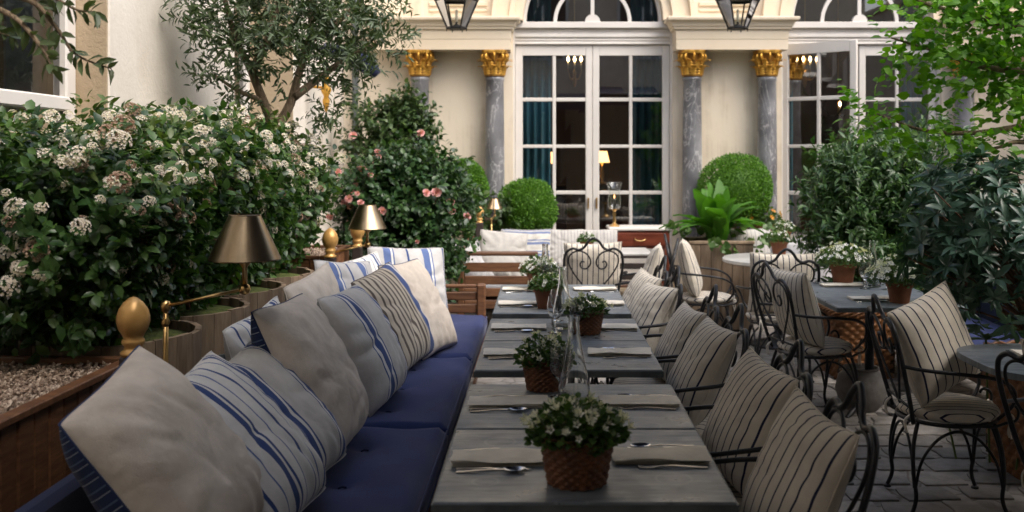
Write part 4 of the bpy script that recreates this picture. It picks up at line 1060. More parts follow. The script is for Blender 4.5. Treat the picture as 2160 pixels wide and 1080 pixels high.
# ------------------------------------------------------------------ iron chairs
def both(f):
    return [f(1), f(-1)]
RT = .0085
def bx3(y, z): # back plane leans backwards
    t = (z-.40)/.55
    return (-.20 - .13*t, y, z)
half = [(.165,.40),(.20,.52),(.225,.66),(.232,.76),(.215,.83),(.165,.862),(.115,.852),(.075,.872),(.045,.915),(0,.945)]
full = [bx3(y,z) for y,z in half] + [bx3(-y,z) for y,z in half[-2::-1]]
mb = MB(); mb.tube(catmull(full, 5), .0105, 8); back_me = mb.mesh('back_frame', M['iron'], True)
lobe = [(.0,.455),(.07,.55),(.15,.655),(.195,.745),(.185,.81),(.13,.842),(.07,.83),(.03,.785),(.025,.735),(.055,.70),(.09,.705),(.105,.735),(.09,.76),(.07,.752)]
mb = MB(); mb.tube(catmull([bx3(y,z) for y,z in lobe], 5), .0065, 7); scrL = mb.mesh('back_scroll', M['iron'], True)
mb = MB(); mb.tube(catmull([bx3(-y,z) for y,z in lobe], 5), .0065, 7); scrR = mb.mesh('back_scroll', M['iron'], True)
mb = MB(); mb.tube([bx3(-.19,.47), bx3(.19,.47)], .006, 6); rail_me = mb.mesh('back_rail', M['iron'], True)
arm_mes = []; leg_mes = []; scr_mes = []
for s_ in (1,-1):
    p = [bx3(s_*.226,.665), (-.17,s_*.262,.655), (-.02,s_*.285,.645), (.12,s_*.275,.625), (.205,s_*.235,.575), (.215,s_*.205,.50), (.165,s_*.165,.425)]
    mb = MB(); mb.tube(catmull(p, 6), .0085, 8); arm_mes.append(mb.mesh('armrest', M['iron'], True))
    sc = []
    for k in range(22):
        t = k/21; a = -1.9 + t*4.6; r = .05*(1-.5*t)
        sc.append((.225+r*math.cos(a)*.8, s_*(.15+.02*t), .455+r*math.sin(a)))
    mb = MB(); mb.tube([(.05,s_*.205,.405),(.14,s_*.185,.395)]+sc, .0068, 7); scr_mes.append(mb.mesh('seat_scroll', M['iron'], True))
    for fx in (1,-1):
        x0 = .155*fx if fx > 0 else -.175
        p = [(x0,s_*.145,.40),(x0+.025*fx,s_*.165,.30),(x0+.03*fx,s_*.185,.18),(x0+.02*fx,s_*.19,.08),(x0+.04*fx,s_*.20,.012)]
        mb = MB(); mb.tube(catmull(p, 5), .0095, 8); mb.lathe([(.018,.0),(.018,.008),(.008,.016)], 10, (x0+.04*fx,s_*.20,0)); leg_mes.append(mb.mesh('leg', M['iron'], True))
arch_mes = []
for s_ in (1,-1):
    p = [(.178,s_*.190,.12),(.15,s_*.188,.24),(.08,s_*.186,.335),(-.01,s_*.186,.372),(-.10,s_*.186,.335),(-.17,s_*.188,.24),(-.198,s_*.190,.12)]
    mb = MB(); mb.tube(catmull(p, 5), .0068, 7); arch_mes.append(mb.mesh('leg_arch', M['iron'], True))
for x in (.183,-.203):
    p = [(x,.188,.12),(x,.15,.25),(x,.08,.335),(x,0,.365),(x,-.08,.335),(x,-.15,.25),(x,-.188,.12)]
    mb = MB(); mb.tube(catmull(p, 5), .0068, 7); arch_mes.append(mb.mesh('leg_arch', M['iron'], True))
mb = MB(); mb.tube([(.215*math.cos(2*math.pi*k/36)-.005,.205*math.sin(2*math.pi*k/36),.400) for k in range(36)], .0095, 8, True); ring_me = mb.mesh('seat_ring', M['iron'], True)
mb = MB(); mb.lathe([(0,.408),(.19,.408),(.215,.418),(.225,.436),(.215,.452),(.185,.463),(.10,.470),(0,.472)], 40); 
pad_me = mb.mesh('seat_pad', M['chair_stripe'], True); set_uv(pad_me, lambda c: np.stack([c[:,1]/.45+.5, c[:,0]/.45+.5], -1))
mb = MB()
for (tx, ty) in ((.19,.12),(.19,-.12)):
    for a in (-.9,.9): mb.tube(catmull([(tx+.03,ty,.43),(tx+.045,ty+.02*a,.44),(tx+.05,ty+.035*a,.42),(tx+.034,ty+.004*a,.424)], 4), .0042, 5)
    for a in (-.5,.4): mb.tube(catmull([(tx+.03,ty,.43),(tx+.044,ty+.012*a,.40),(tx+.04,ty+.022*a,.355),(tx+.046,ty+.026*a,.33)], 4), .0045, 5)
for ty in (.16,-.16):
    for a in (-.5,.6): mb.tube(catmull([(-.21,ty,.44),(-.235,ty+.014*a,.41),(-.228,ty+.022*a,.36)], 4), .0042, 5)
tie_me = mb.mesh('ribbon_tie', M['napkin'], True)
def iron_chair(lab, x, y, rz, group, plab=None, seed=1, ps=.47, pt=.15, tilt=15, pm='chair_stripe', roll=0, px=-.13, pyaw=0, slump=.03):
    t = thing('iron_chair', lab, 'chair', (x,y,.012), rz, group)
    for nm, me in (('back_frame',back_me),('back_scroll',scrL),('back_scroll',scrR),('back_rail',rail_me),('seat_ring',ring_me),('seat_pad',pad_me),('ribbon_tie',tie_me)): inst(nm, me, t)
    for me in arm_mes: inst('armrest', me, t)
    for me in scr_mes: inst('seat_scroll', me, t)
    for me in leg_mes: inst('leg', me, t)
    for me in arch_mes: inst('leg_arch', me, t)
    if plab:
        cx, cy = x + px*math.cos(rz), y + px*math.sin(rz)
        pillow(plab, cx, cy, .482, ps, pt, math.degrees(rz)+pyaw, tilt, roll, M[pm], None, seed, 'striped pillows on the iron chairs', slump, rnd=.12)
    return t
CG = 'iron chairs along the row of tables'
CY = [2.80, 3.45, 4.30, 4.95, 5.76, 6.40]
CX = [.565, .565, .53, .53, .46, .46]
for i in range(6):
    iron_chair('black scrolled iron chair facing the %s table of the row' % ORD[i], CX[i], CY[i]+random.uniform(-.02,.02), math.pi+random.uniform(-.06,.06), CG,
               'cream pillow with navy stripes on the chair at the %s table of the row' % ORD[i], 20+i, (.45,.45) if i < 2 else random.uniform(.41,.45), random.uniform(.14,.18), random.uniform(22,29), ('chair_stripe2','chair_stripe')[i%2], random.uniform(-4,4), -.15, random.uniform(4,17))
OG = 'iron chairs around the other tables'
iron_chair('black iron chair with heart scroll back turned away beyond the end of the row', .40, 8.15, R(90), OG, 'striped pillow behind the heart scrolls of the chair beyond the row', 31)
iron_chair('black iron chair facing left beyond the end of the row, back to another chair', .72, 7.75, R(172), OG, 'slim striped pillow on the chair facing left beyond the row', 32)
iron_chair('black iron chair facing right at the pale round table', 1.33, 8.15, R(-8), OG, 'striped pillow on the chair facing right at the pale round table', 33)
iron_chair('black iron chair with heart scroll back turned away before the pale round table', 1.70, 7.22, R(88), OG, 'striped pillow behind the heart scrolls before the pale round table', 34)
iron_chair('black iron chair with its cushioned seat tucked under the zinc table on the right', 1.66, 6.08, R(14), OG, 'striped pillow on the chair tucked under the right zinc table', 35, pt=.17)
iron_chair('large black iron chair with full cushion, right foreground', 1.86, 4.58, R(-4), OG, 'plump cream striped pillow on the large chair in the right foreground', 36, (.46,.46), .17, 14, 'chair_stripe2', 14, -.06, -56)
iron_chair('black iron chair cut off by the right edge of the picture', 2.06, 3.62, R(20), OG, 'striped pillow cut off by the right edge of the picture', 37)
iron_chair('pale cushioned iron chair facing the viewer behind the round table', 1.95, 9.35, R(-90), OG, 'pale striped pillow facing the viewer behind the round table', 38, pm='ivory_stripe')
# ------------------------------------------------------------------ corner bench by the doors
cb = thing('corner_bench', 'slatted hardwood corner bench with striped cushions below the glazed doors', 'bench', (0,9.2,0))
def Cb(mb, name, mat_, smooth=False):
    mb.v = [(x, y_-9.2, z) for x, y_, z in mb.v]; return mb.build(name, mat_, cb, smooth)
A0, A1, YA = -.74, -.06, 8.6
for x in (A0, A1-.06): Cb(MB().box((x,YA,0),(x+.06,YA+.06,.74),c=.01), 'arm_post', M['wood'])
Cb(MB().box((A0-.02,YA-.02,.742),(A1+.02,YA+.08,.775),c=.01), 'arm_rail', M['wood_y'])
for (z0, z1) in ((.60,.68),(.49,.565),(.385,.46),(.28,.355)): Cb(MB().box((A0+.061,YA+.015,z0),(A1-.061,YA+.045,z1),c=.006), 'arm_slat', M['wood_y'])
Cb(MB().box((A0,YA+.07,.30),(A1,10.3,.36),c=.01), 'seat_frame', M['wood_y'])
Cb(MB().box((A1+.002,9.62,.30),(.66,10.3,.36),c=.01), 'seat_frame', M['wood_y'])
Cb(MB().box((A0,10.26,.37),(.66,10.31,.80),c=.01), 'back_frame', M['wood_y'])
Cb(MB().box((A0,YA+.07,.37),(A0+.05,10.25,.80),c=.01), 'back_frame', M['wood_y'])
for x, y_ in ((.58,9.64),(.58,10.2),(A1-.1,9.64),(A0+.02,10.2)): Cb(MB().box((x,y_,0),(x+.06,y_+.06,.30),c=.006), 'leg', M['wood'])
o = inst('seat_cushion', cushion_mesh(A1-A0-.06, 1.55, .10, M['white_cloth'], (), (12,18)), None, (A0+.055,YA+.08,.362)); tag(o, 'white seat cushion on the left arm of the corner bench', 'cushion')
o = inst('seat_cushion', cushion_mesh(.70, .60, .10, M['ivory_stripe'], (), (12,12)), None, (A1+.005,9.63,.362)); tag(o, 'ivory striped seat cushion below the closed doors', 'cushion')
BG2 = 'pillows on the corner bench'
pillow('pale grey pillow in the left corner of the corner bench', -.58, 8.95, .46, .46, .14, -55, 30, 6, M['white_cloth'], None, 41, BG2)
pillow('plain linen pillow standing on the left arm of the corner bench', -.36, 9.02, .46, (.46,.48), .14, -70, 18, -10, M['dimmed_linen'], None, 42, BG2)
pillow('pillow with horizontal blue grey bands on the corner bench', -.16, 9.75, .46, (.50,.46), .14, -86, 16, 0, M['grey_stripe'], None, 43, BG2, 0)
pillow('ivory striped back pillow under the left door leaf', .22, 10.1, .463, (.42,.42), .12, -90, 12, 0, M['ivory_stripe'], None, 44, BG2, 0)
pillow('ivory striped back pillow next to the drawer table', .56, 10.1, .463, (.42,.42), .12, -92, 12, 0, M['ivory_stripe'], None, 45, BG2, 0)
# drawer console with slatted shelf
cs = thing('console_table', 'mahogany drawer console with white top against the glazed doors', 'table', (.99,10.35,0))
MB().box((-.32,-.22,.842),(.32,.22,.875),c=.008).build('table_top', M['white_paint'], cs)
MB().box((-.30,-.20,.66),(.30,.20,.841),c=.006).build('drawer_case', M['mahogany'], cs)
dr = MB().box((-.27,-.215,.685),(.27,-.201,.82),c=.006).build('drawer', M['mahogany'], cs)
mb = MB(); mb.tube(catmull([(-.05,-.216,.765),(-.045,-.24,.75),(0,-.245,.742),(.045,-.24,.75),(.05,-.216,.765)], 5), .006, 7); mb.build('handle', M['polished_brass'], dr, True)
for x in (-.30,.25):
    for y_ in (-.20,.15): MB().box((x,y_,0),(x+.05,y_+.05,.659),c=.006).build('leg', M['mahogany'], cs)
for k in range(5): MB().box((-.249,-.19+k*.08,.26),(.249,-.14+k*.08,.285),c=.004).build('shelf_slat', M['wood_y'], cs)
for k in range(3): MB().box((-.245,-.19,.34+.11*k),(.245,-.17,.40+.11*k),c=.004).build('front_slat', M['dark_wood'], cs)
# hurricane lamp
hl = thing('hurricane_lamp', 'brass candlestick with glass hurricane shade on the drawer console', 'candle holder', (.74,10.30,.8755))
MB().lathe([(0,0),(.055,0),(.058,.012),(.03,.022),(.014,.04),(.020,.07),(.012,.10),(.020,.13),(.012,.15),(.022,.17),(.055,.178),(.055,.184),(.02,.188)], 20).build('candlestick', M['polished_brass'], hl, True, 50)
MB().lathe([(.016,.186),(.016,.29),(.004,.293)], 14).build('candle', M['candle'], hl, True)
MB().lathe([(.052,.186),(.066,.20),(.070,.27),(.056,.345),(.062,.40),(.085,.455),(.083,.456),(.060,.40),(.054,.345),(.068,.27),(.064,.203),(.050,.19),(.052,.186)], 28).build('glass_shade', M['glass'], hl, True, 60)
MB().lathe([(.003,.293),(.008,.305),(.005,.32),(.0,.335)], 8).build('flame', M['lit_shade'], hl, True)
# lanterns
def lantern(px, lab, Y=10.0):
    x = (px-1145)/2100*Y; z0 = 2.87
    t = thing('hanging_lantern', lab, 'lantern', (x,Y,z0), R(8), 'black glazed lanterns hung before the facade')
    n = 6; rb, rt, h = .095, .215, .30
    P0 = [(rb*math.cos(math.pi*2*k/n), rb*math.sin(math.pi*2*k/n), .02) for k in range(n)]; P1 = [(rt*math.cos(math.pi*2*k/n), rt*math.sin(math.pi*2*k/n), h) for k in range(n)]
    for k in range(n):
        MB().tube([P0[k], P1[k]], .0085, 6).build('glazing_bar', M['lantern_metal'], t)
        q = MB(); a, b, c, d = [Vector(v)*.985 for v in (P0[k], P0[(k+1)%n], P1[(k+1)%n], P1[k])]; q.add([a,b,c,d], [(0,1,2,3)]); q.build('pane', M['lantern_pane'], t)
        MB().lathe([(.0,-.035),(.006,-.028),(.004,-.01),(.008,0)], 8, (rb*1.05*math.cos(math.pi*2*k/n), rb*1.05*math.sin(math.pi*2*k/n), .02)).build('drop', M['lantern_metal'], t, True)
    for P, nm in ((P0,'lower_ring'),(P1,'upper_ring')):
        mb = MB(); mb.tube(P, .014, 6, True); 
        mb.build(nm, M['lantern_metal'], t)
    MB().lathe([(.0,.010),(rb*.95,.010),(rb*.95,.022),(0,.026)], 6).build('base_plate', M['lantern_metal'], t)
    MB().lathe([(rt+.01,h+.01),(.15,h+.09),(.06,h+.16),(.05,h+.22),(.07,h+.24),(.03,h+.28),(0,h+.29)], 6).build('roof', M['lantern_metal'], t)
    MB().lathe([(.03,.027),(.035,.05),(.012,.06),(.012,.08)], 12).build('cup', M['lantern_metal'], t, True)
    MB().lathe([(.013,.08),(.013,.20),(.004,.204)], 12).build('candle', M['candle'], t, True)
    for k in range(9):
        mb = MB(); ring = [(.018*math.cos(a), 0, .026*math.sin(a)) for a in [2*math.pi*j/10 for j in range(10)]]
        mb.tube(ring, .004, 5, True); mb.xf(Matrix.Translation((0,0,h+.31+.044*k)) @ Matrix.Rotation(R(90*(k%2)),4,'Z')); mb.build('chain_link', M['lantern_metal'], t)
    mb = MB(); mb.tube(catmull([(0,0,h+.69),(0,.05,h+.78),(0,.4,h+.86),(0,.9,h+.80),(0,.97,h+.6)], 6), .012, 7); mb.build('wall_bracket', M['lantern_metal'], t, True)
    t.rotation_euler = (0,0,0)
lantern(963, 'black glazed lantern hung before the left pair of gilded columns')
lantern(1556, 'black glazed lantern hung before the right pair of gilded columns')
# dark awning arm poking out from behind the olive tree
p = PX(775, 135, 9.2)
ar = thing('folded_wall_shade', 'dark folded shade poking out from behind the olive crown', 'awning', (p.x,p.y,p.z))
mb = MB(); mb.tube([(-.42,.1,.16),(-.2,.05,.10),(.02,0,-.02),(.09,0,-.10)], [.05,.075,.09,.045], 12); mb.build('cloth_roll', M['navy_canvas'], ar, True)
mb = MB(); mb.tube([(-.42,.1,.16),(-1.35,.15,.30)], .02, 8); mb.build('arm', M['iron'], ar, True)
# gilded wall ornament behind the olive tree
p = PX(688, 190, 9.1)
orn = thing('gilded_sconce', 'gilded drop ornament on the limestone wall behind the olive tree', 'ornament', (p.x,p.y,p.z))
MB().lathe([(0,-.22),(.02,-.17),(.035,-.10),(.022,-.06),(.05,0),(.03,.05),(.045,.10),(.015,.16),(0,.2)], 12).build('drop', M['gold'], orn, True)
MB().tube([(0,0,.02),(-.22,0,.04)], .012, 6).build('arm', M['gold'], orn)

# ------------------------------------------------------------------ tables on the right
zinc_table('zinc topped table set under the dark shrub on the right', 1.68, 2.42, 5.68, 6.82, group='tables on the right')
rc = thing('round_ended_table', 'zinc table with rounded corner at the right edge', 'table', (2.32,4.22,0), 0, 'tables on the right')
mb = MB(); n = 40; poly = []
for k in range(n):
    a = 2*math.pi*k/n; c_, s_ = math.cos(a), math.sin(a); poly.append((.50*math.copysign(abs(c_)**.55, c_), .36*math.copysign(abs(s_)**.55, s_)))
vs_ = [(x,y_,.712) for x,y_ in poly]+[(x,y_,.738) for x,y_ in poly]+[(x*.995,y_*.995,.74) for x,y_ in poly]
mb.add(vs_, [(i,(i+1)%n,n+(i+1)%n,n+i) for i in range(n)]+[(n+i,n+(i+1)%n,2*n+(i+1)%n,2*n+i) for i in range(n)]+[tuple(range(2*n,3*n)), tuple(range(n))]); mb.build('table_top', M['zinc'], rc, True, 40)
MB().lathe([(.2,0),(.2,.02),(.05,.05),(.03,.12),(.027,.68),(.12,.711)], 20).build('pedestal', M['iron'], rc, True)
ra = thing('round_table', 'pale round stone table behind the chairs in the middle distance', 'table', (2.0,8.45,0), 0, 'tables on the right')
MB().lathe([(0,.70),(.45,.70),(.47,.71),(.47,.732),(.46,.74),(0,.74)], 48).build('table_top', M['marble_top'], ra, True, 40)
MB().lathe([(.24,0),(.24,.02),(.05,.06),(.035,.12),(.03,.66),(.14,.699)], 20).build('pedestal', M['iron'], ra, True)
wt = thing('clothed_table', 'small table under a white cloth before the opened door', 'table', (2.62,9.9,0), 0, 'tables on the right')
mb = MB(); prof = [(0,.755),(.36,.755),(.38,.745)]; n = 48; vs_ = []
for (rr, z, f) in ((.001,.755,0),(.36,.755,0),(.378,.745,.0),(.385,.60,.018),(.40,.42,.034),(.41,.30,.04)):
    for k in range(n):
        a = 2*math.pi*k/n; r_ = rr+f*math.sin(8*a+.5*math.sin(3*a)); vs_.append((r_*math.cos(a), r_*math.sin(a), z))
mb.add(vs_, [(i*n+k,i*n+(k+1)%n,(i+1)*n+(k+1)%n,(i+1)*n+k) for i in range(5) for k in range(n)]); mb.build('tablecloth', M['white_cloth'], wt, True)
MB().lathe([(.2,0),(.2,.02),(.04,.06),(.03,.74)], 14).build('pedestal', M['iron'], wt, True)
far = thing('low_table', 'pale table between the corner bench and the heart backed chair', 'table', (.58,9.15,0), 0, 'tables on the right')
MB().box((-.40,-.26,.71),(.40,.26,.74),c=.008).build('table_top', M['marble_top'], far)
MB().lathe([(.2,0),(.2,.02),(.04,.06),(.03,.709)], 14).build('pedestal', M['iron'], far, True)
# settings on the right tables
setting(1.98, 6.60, .7402, -1, 'the far end of the right zinc table', False)
setting(1.98, 5.98, .7402, -1, 'the near end of the right zinc table')
setting(2.18, 4.30, .7402, -1, 'the round ended table at the right edge')
put('carafe', car_me, 2.17, 6.56, .7405, 'clear glass carafe on the right zinc table', 'carafe', 'glass carafes')
put('wine_glass', wine_me, 2.09, 6.46, .7405, 'wine glass left of the carafe on the right zinc table', 'glass', 'wine glasses')
put('wine_glass', wine_me, 2.22, 6.42, .7405, 'wine glass right of the carafe on the right zinc table', 'glass', 'wine glasses')
put('carafe', car_me, 2.26, 8.35, .7405, 'clear glass carafe on the pale round table', 'carafe', 'glass carafes')
for k, (dx, dy) in enumerate(((-.12,-.1),(0,-.14),(.12,-.05),(-.05,.06))):
    put('tumbler', tum_me, 2.62+dx, 9.9+dy, .7555, ('left','front','right','rear')[k]+' tumbler on the small white clothed table', 'glass', 'tumblers on the white table')
# blue bench on the right
rb = thing('blue_bench', 'blue cushioned bench behind the right zinc table under the shrubs', 'bench', (2.85,6.6,0))
inst('seat_cushion', cushion_mesh(.60, 2.6, .12, M['blue_canvas'], [(.3,.5),(.3,1.3),(.3,2.1)], (16,40)), rb, (-.32,-1.4,.34))
MB().box((-.30,-1.38,.26),(.26,1.18,.339),c=.01).build('seat_frame', M['wood_y'], rb)
MB().box((.27,-1.38,.30),(.32,1.18,.80),c=.01).build('backrest', M['navy_canvas'], rb)
for x in (-.28,.18):
    for y_ in (-1.3,1.05): MB().box((x,y_,0),(x+.07,y_+.07,.259),c=.006).build('leg', M['wood'], rb)

# ------------------------------------------------------------------ wicker and pots
def wicker_mesh(rb_, rt_, h, rows, stakes, amp=.0035, mat_='wicker', square=0):
    n = stakes*4; vs_ = []; R_ = rows*3
    for i in range(R_+1):
        t = i/R_; row = i//3; ph = (i % 3)/3
        rr = rb_+(rt_-rb_)*t + amp*.9*math.sin(math.pi*ph+.5)
        for k in range(n):
            a = 2*math.pi*k/n; r = rr + amp*math.sin(a*stakes + math.pi*(row % 2))
            c_, s_ = math.cos(a), math.sin(a)
            if square: f = square; r *= 1/((abs(c_)**f+abs(s_)**f)**(1/f))
            vs_.append((r*c_, r*s_, h*t))
    mb = MB(); mb.add(vs_, [(i*n+k,i*n+(k+1)%n,(i+1)*n+(k+1)%n,(i+1)*n+k) for i in range(R_) for k in range(n)]); mb.add(vs_[:n], [tuple(range(n))[::-1]])
    return mb.mesh('weave', M[mat_], True)
def rim_mesh(r, z, tr, mat_, twists=26, square=0):
    mb = MB()
    for s_ in (0, 1, 2):
        pts = []
        for k in range(120):
            a = 2*math.pi*k/120; b = a*twists/3 + s_*2.094; rr = r+tr*math.cos(b); c_, sn_ = math.cos(a), math.sin(a)
            if square: rr *= 1/((abs(c_)**square+abs(sn_)**square)**(1/square))
            pts.append((rr*c_, rr*sn_, z+tr*math.sin(b)))
        mb.tube(pts, tr*.75, 5, True)
    return mb.mesh('rim', M[mat_], True)
T8 = np.array([(0,0,0),(-.38,.3,.07),(0,.32,0),(.38,.3,.07),(-.36,.65,.04),(0,.67,-.03),(.36,.65,.04),(0,1,-.13)], float)
F8 = np.array([(0,3,2),(0,2,1),(1,2,5),(1,5,4),(2,3,6),(2,6,5),(4,5,7),(5,6,7)])
T4 = np.array([(0,0,0),(-.5,.5,.10),(0,1,-.04),(.5,.5,.10)], float); F4 = np.array([(0,3,2),(0,2,1)])
def unit(a): return a/np.maximum(np.linalg.norm(a, axis=-1, keepdims=True), 1e-9)
def leaf_arrays(pos, d, up, L, wr, hi=True):
    T, Fc = (T8, F8) if hi else (T4, F4)
    d = unit(d); side_ = unit(np.cross(d, up)); nrm = np.cross(side_, d)
    L = np.asarray(L).reshape(-1,1,1)
    V = pos[:,None,:] + L*(T[None,:,0:1]*wr*2*side_[:,None,:]*1.0*.62 + T[None,:,1:2]*d[:,None,:] + T[None,:,2:3]*nrm[:,None,:])
    Fa = Fc[None]+len(T)*np.arange(len(pos))[:,None,None]
    return V.reshape(-1,3), Fa.reshape(-1,3)
def leaf_object(name, pos, d, up, L, wr, mat_, parent, hi=True, st_=True):
    V, Fa = leaf_arrays(pos, d, up, L, wr, hi)
    me = bpy.data.meshes.new(name); me.from_pydata(V, [], Fa.tolist()); me.materials.append(mat_)
    if hi: me.polygons.foreach_set('use_smooth', [True]*len(Fa))
    o = inst(name, me, parent)
    return stuff(o) if st_ else o
def one_leaf(name, L, wr, mat_):
    V, Fa = leaf_arrays(np.zeros((1,3)), np.array([[0,1.,0]]), np.array([[0,0,1.]]), [L], wr)
    me = bpy.data.meshes.new(name); me.from_pydata(V, [], Fa.tolist()); me.materials.append(mat_); me.polygons.foreach_set('use_smooth', [True]*len(Fa)); return me
def frame_rot(d, up):
    d = Vector(d).normalized(); s_ = d.cross(Vector(up)); s_ = s_.normalized() if s_.length > 1e-4 else d.orthogonal().normalized(); n_ = s_.cross(d)
    return Matrix((s_, d, n_)).transposed().to_euler()
# flowers
def star_flower(r, np_, mat_, depth=.6, name='flower'):
    mb = MB()
    for k in range(np_):
        a = 2*math.pi*k/np_; w = math.pi/np_*.9
        p = lambda rr, aa, z: (rr*math.cos(aa), rr*math.sin(aa), z)
        mb.add([p(.1*r,a,0), p(.6*r,a-w,r*depth*.55), p(r,a,r*depth*.9), p(.6*r,a+w,r*depth*.55)], [(0,1,2,3)])
    me = mb.mesh(name, mat_); return me
bell_fl = star_flower(.017, 5, M['petal_white'], 1.2); white_fl = star_flower(.015, 5, M['petal_white'], .4); orange_fl = star_flower(.03, 7, M['petal_orange'], .6)
def potted(lab, x, y, z, r, h, kind, nleaf, nfl, spread, tall, lsize=.022, flower='bell', group='flower pots on the tables', seed=1, fs=1.0, cat='potted plant', trail=.3):
    rg = np.random.default_rng(seed)
    t = thing('flower_pot', lab, cat, (x,y,z), 0, group)
    if kind == 'wicker':
        stuff(inst('basket', wicker_mesh(r*.74, r*.98, h, 11, 17, .0050), t)); inst('rim', rim_mesh(r, h, .0055, 'wicker'), t)
        MB().lathe([(0,.01),(r*.72,.01),(r*.9,h*.9),(0,h*.93)], 20).build('soil', M['soil'], t, True, 40)
    else:
        MB().lathe([(0,0),(r*.72,0),(r*.95,h*.78),(r*1.05,h*.79),(r*1.07,h),(r*.96,h),(r*.92,h*.86),(0,h*.87)], 28).build('pot', M['terracotta'], t, True, 35)
    n = nleaf; a = rg.uniform(0, 2*np.pi, n); q = np.sqrt(rg.uniform(0,1,n)); hh = rg.uniform(0,1,n)
    P = np.stack([q*spread*np.cos(a), q*spread*np.sin(a), h*.9 + tall*hh*(1-.55*q**2) - trail*.12*np.clip(q-.7,0,1)*3*hh], -1)
    D = np.stack([np.cos(a)*(.4+q), np.sin(a)*(.4+q), rg.uniform(-.2,1.1,n)], -1)+rg.normal(0,.35,(n,3)); U = np.array([0,0,1.])+rg.normal(0,.5,(n,3))
    leaf_object('foliage', P, D, U, rg.uniform(.6,1.2,n)*lsize, .75, M['lf_pot'], t)
    mb = MB()
    fm = {'bell':bell_fl,'white':white_fl,'orange':orange_fl}[flower]
    for k in range(nfl):
        aa = rg.uniform(0,6.283); qq = math.sqrt(rg.uniform(.05,1.25)); zz = h*.9 + tall*(1.0-.5*qq*qq)*rg.uniform(.72,1.1)
        px_, py_ = qq*spread*math.cos(aa), qq*spread*math.sin(aa)
        d = Vector((math.cos(aa)*qq, math.sin(aa)*qq, .8))+Vector(rg.normal(0,.3,3))
        inst('flower', fm, t, (px_,py_,zz), d.to_track_quat('Z','Y').to_euler(), float(rg.uniform(.75,1.2))*fs)
        mb.tube([(px_*.35,py_*.35,h*.85),(px_*.8,py_*.8,(h*.9+zz)/2),(px_,py_,zz)], .0012, 4, cap=False)
    mb.build('flower_stems', M['green_stem'], t)
    return t
potted('wicker basket of white bellflowers nearest the viewer', .090, 2.63, .7405, .097, .125, 'wicker', 1100, 62, .125, .105, .024, seed=1, fs=.85, cat='flower basket')
potted('wicker basket of white bellflowers left of the nearest wine glass', .005, 3.68, .7405, .078, .105, 'wicker', 800, 30, .105, .105, .021, seed=2, fs=.75, cat='flower basket')
potted('orange wicker pot of white flowers on the fourth table of the row', .215, 4.84, .7405, .078, .105, 'wicker', 560, 42, .10, .09, .021, seed=3, cat='flower basket')
potted('terracotta pot of green and white flowers on the fifth table of the row', .030, 5.66, .7405, .082, .115, 'clay', 620, 36, .105, .095, .022, 'white', seed=4)
potted('terracotta pot of white flowers on the sixth table of the row', -.02, 6.42, .7405, .080, .11, 'clay', 520, 60, .12, .12, .022, 'white', seed=5)
potted('small terracotta pot of greenery behind the heart backed chair', .40, 9.05, .7405, .06, .09, 'clay', 520, 16, .085, .085, .02, 'white', seed=6)
potted('terracotta pot of greenery on the pale round table', 2.07, 8.72, .7405, .075, .12, 'clay', 560, 24, .11, .10, .022, 'white', seed=7)
potted('terracotta pot of white flowers at the far end of the right zinc table', 2.02, 6.70, .7405, .085, .14, 'clay', 560, 110, .17, .15, .024, 'white', seed=8, fs=1.25)
potted('terracotta pot heaped with white flowers at the near end of the right zinc table', 2.10, 5.86, .7405, .075, .12, 'clay', 620, 190, .17, .16, .026, 'white', seed=9, fs=1.35)
potted('white flowering terracotta pot by the opened door', 2.40, 9.9, .7555, .07, .11, 'clay', 420, 36, .11, .11, .022, 'white', seed=10)
potted('terracotta planter of orange flowers beside the clipped ball', 2.30, 10.35, .70, .13, .20, 'clay', 420, 16, .18, .20, .045, 'orange', 'planters by the doors', seed=11)
st_ = thing('plant_stand', 'dark stand under the planter of orange flowers', 'stand', (2.30,10.35,0)); MB().box((-.16,-.16,.02),(.16,.16,.699),c=.01).build('stand_body', M['dark_wood'], st_)
def wicker_planter(lab, x, y, r, h, seed):
    t = thing('wicker_planter', lab, 'planter', (x,y,0), R(seed*3), 'large wicker planters under the shrubs')
    stuff(inst('weave', wicker_mesh(r*.9, r, h, 16, 24, .009, 'wicker_pale', 6), t)); inst('rim', rim_mesh(r, h, .014, 'wicker_pale', 26, 6), t)
    MB().box((-r*.88,-r*.88,.05),(r*.88,r*.88,h*.9)).build('soil', M['soil'], t)
wicker_planter('large wicker planter behind the leg of the right zinc table', 2.30, 7.30, .23, .48, 1)
wicker_planter('large wicker planter below the blue green shrub at the right', 2.62, 5.0, .30, .60, 2)
wicker_planter('wicker planter under the dark shrub by the blue bench', 2.95, 8.6, .32, .55, 3)
# planter crates
def crate(lab, x, y, w, d, h, m1='wood', grp='wooden crates by the doors'):
    t = thing('planter_crate', lab, 'planter', (x,y,0), 0, grp)
    n = max(3, round(w/.09))
    for k in range(n):
        for yy in (-d/2, d/2-.02): MB().box((-w/2+k*w/n+.001,yy,.02),(-w/2+(k+1)*w/n-.001,yy+.02,h-.001),c=.004).build('plank', M[m1], t)
    n = max(2, round(d/.09))
    for k in range(n):
        for xx in (-w/2, w/2-.02): MB().box((xx,-d/2+.021+k*(d-.042)/n,.02),(xx+.02,-d/2+.021+(k+1)*(d-.042)/n-.002,h-.001),c=.004).build('plank', M[m1], t)
    for yy in (-d/2-.008, d/2-.03): MB().box((-w/2-.01,yy,h),(w/2+.01,yy+.038,h+.03),c=.005).build('rim_board', M['old_wood'], t)
    MB().box((-w/2+.02,-d/2+.02,.05),(w/2-.02,d/2-.02,h-.03)).build('soil', M['soil'], t)
crate('weathered crate under the large bright green fern', 1.63, 9.3, .58, .46, .80, 'old_wood')
crate('wooden crate under the clipped ball left of the doors', -.62, 10.55, .44, .40, .92)
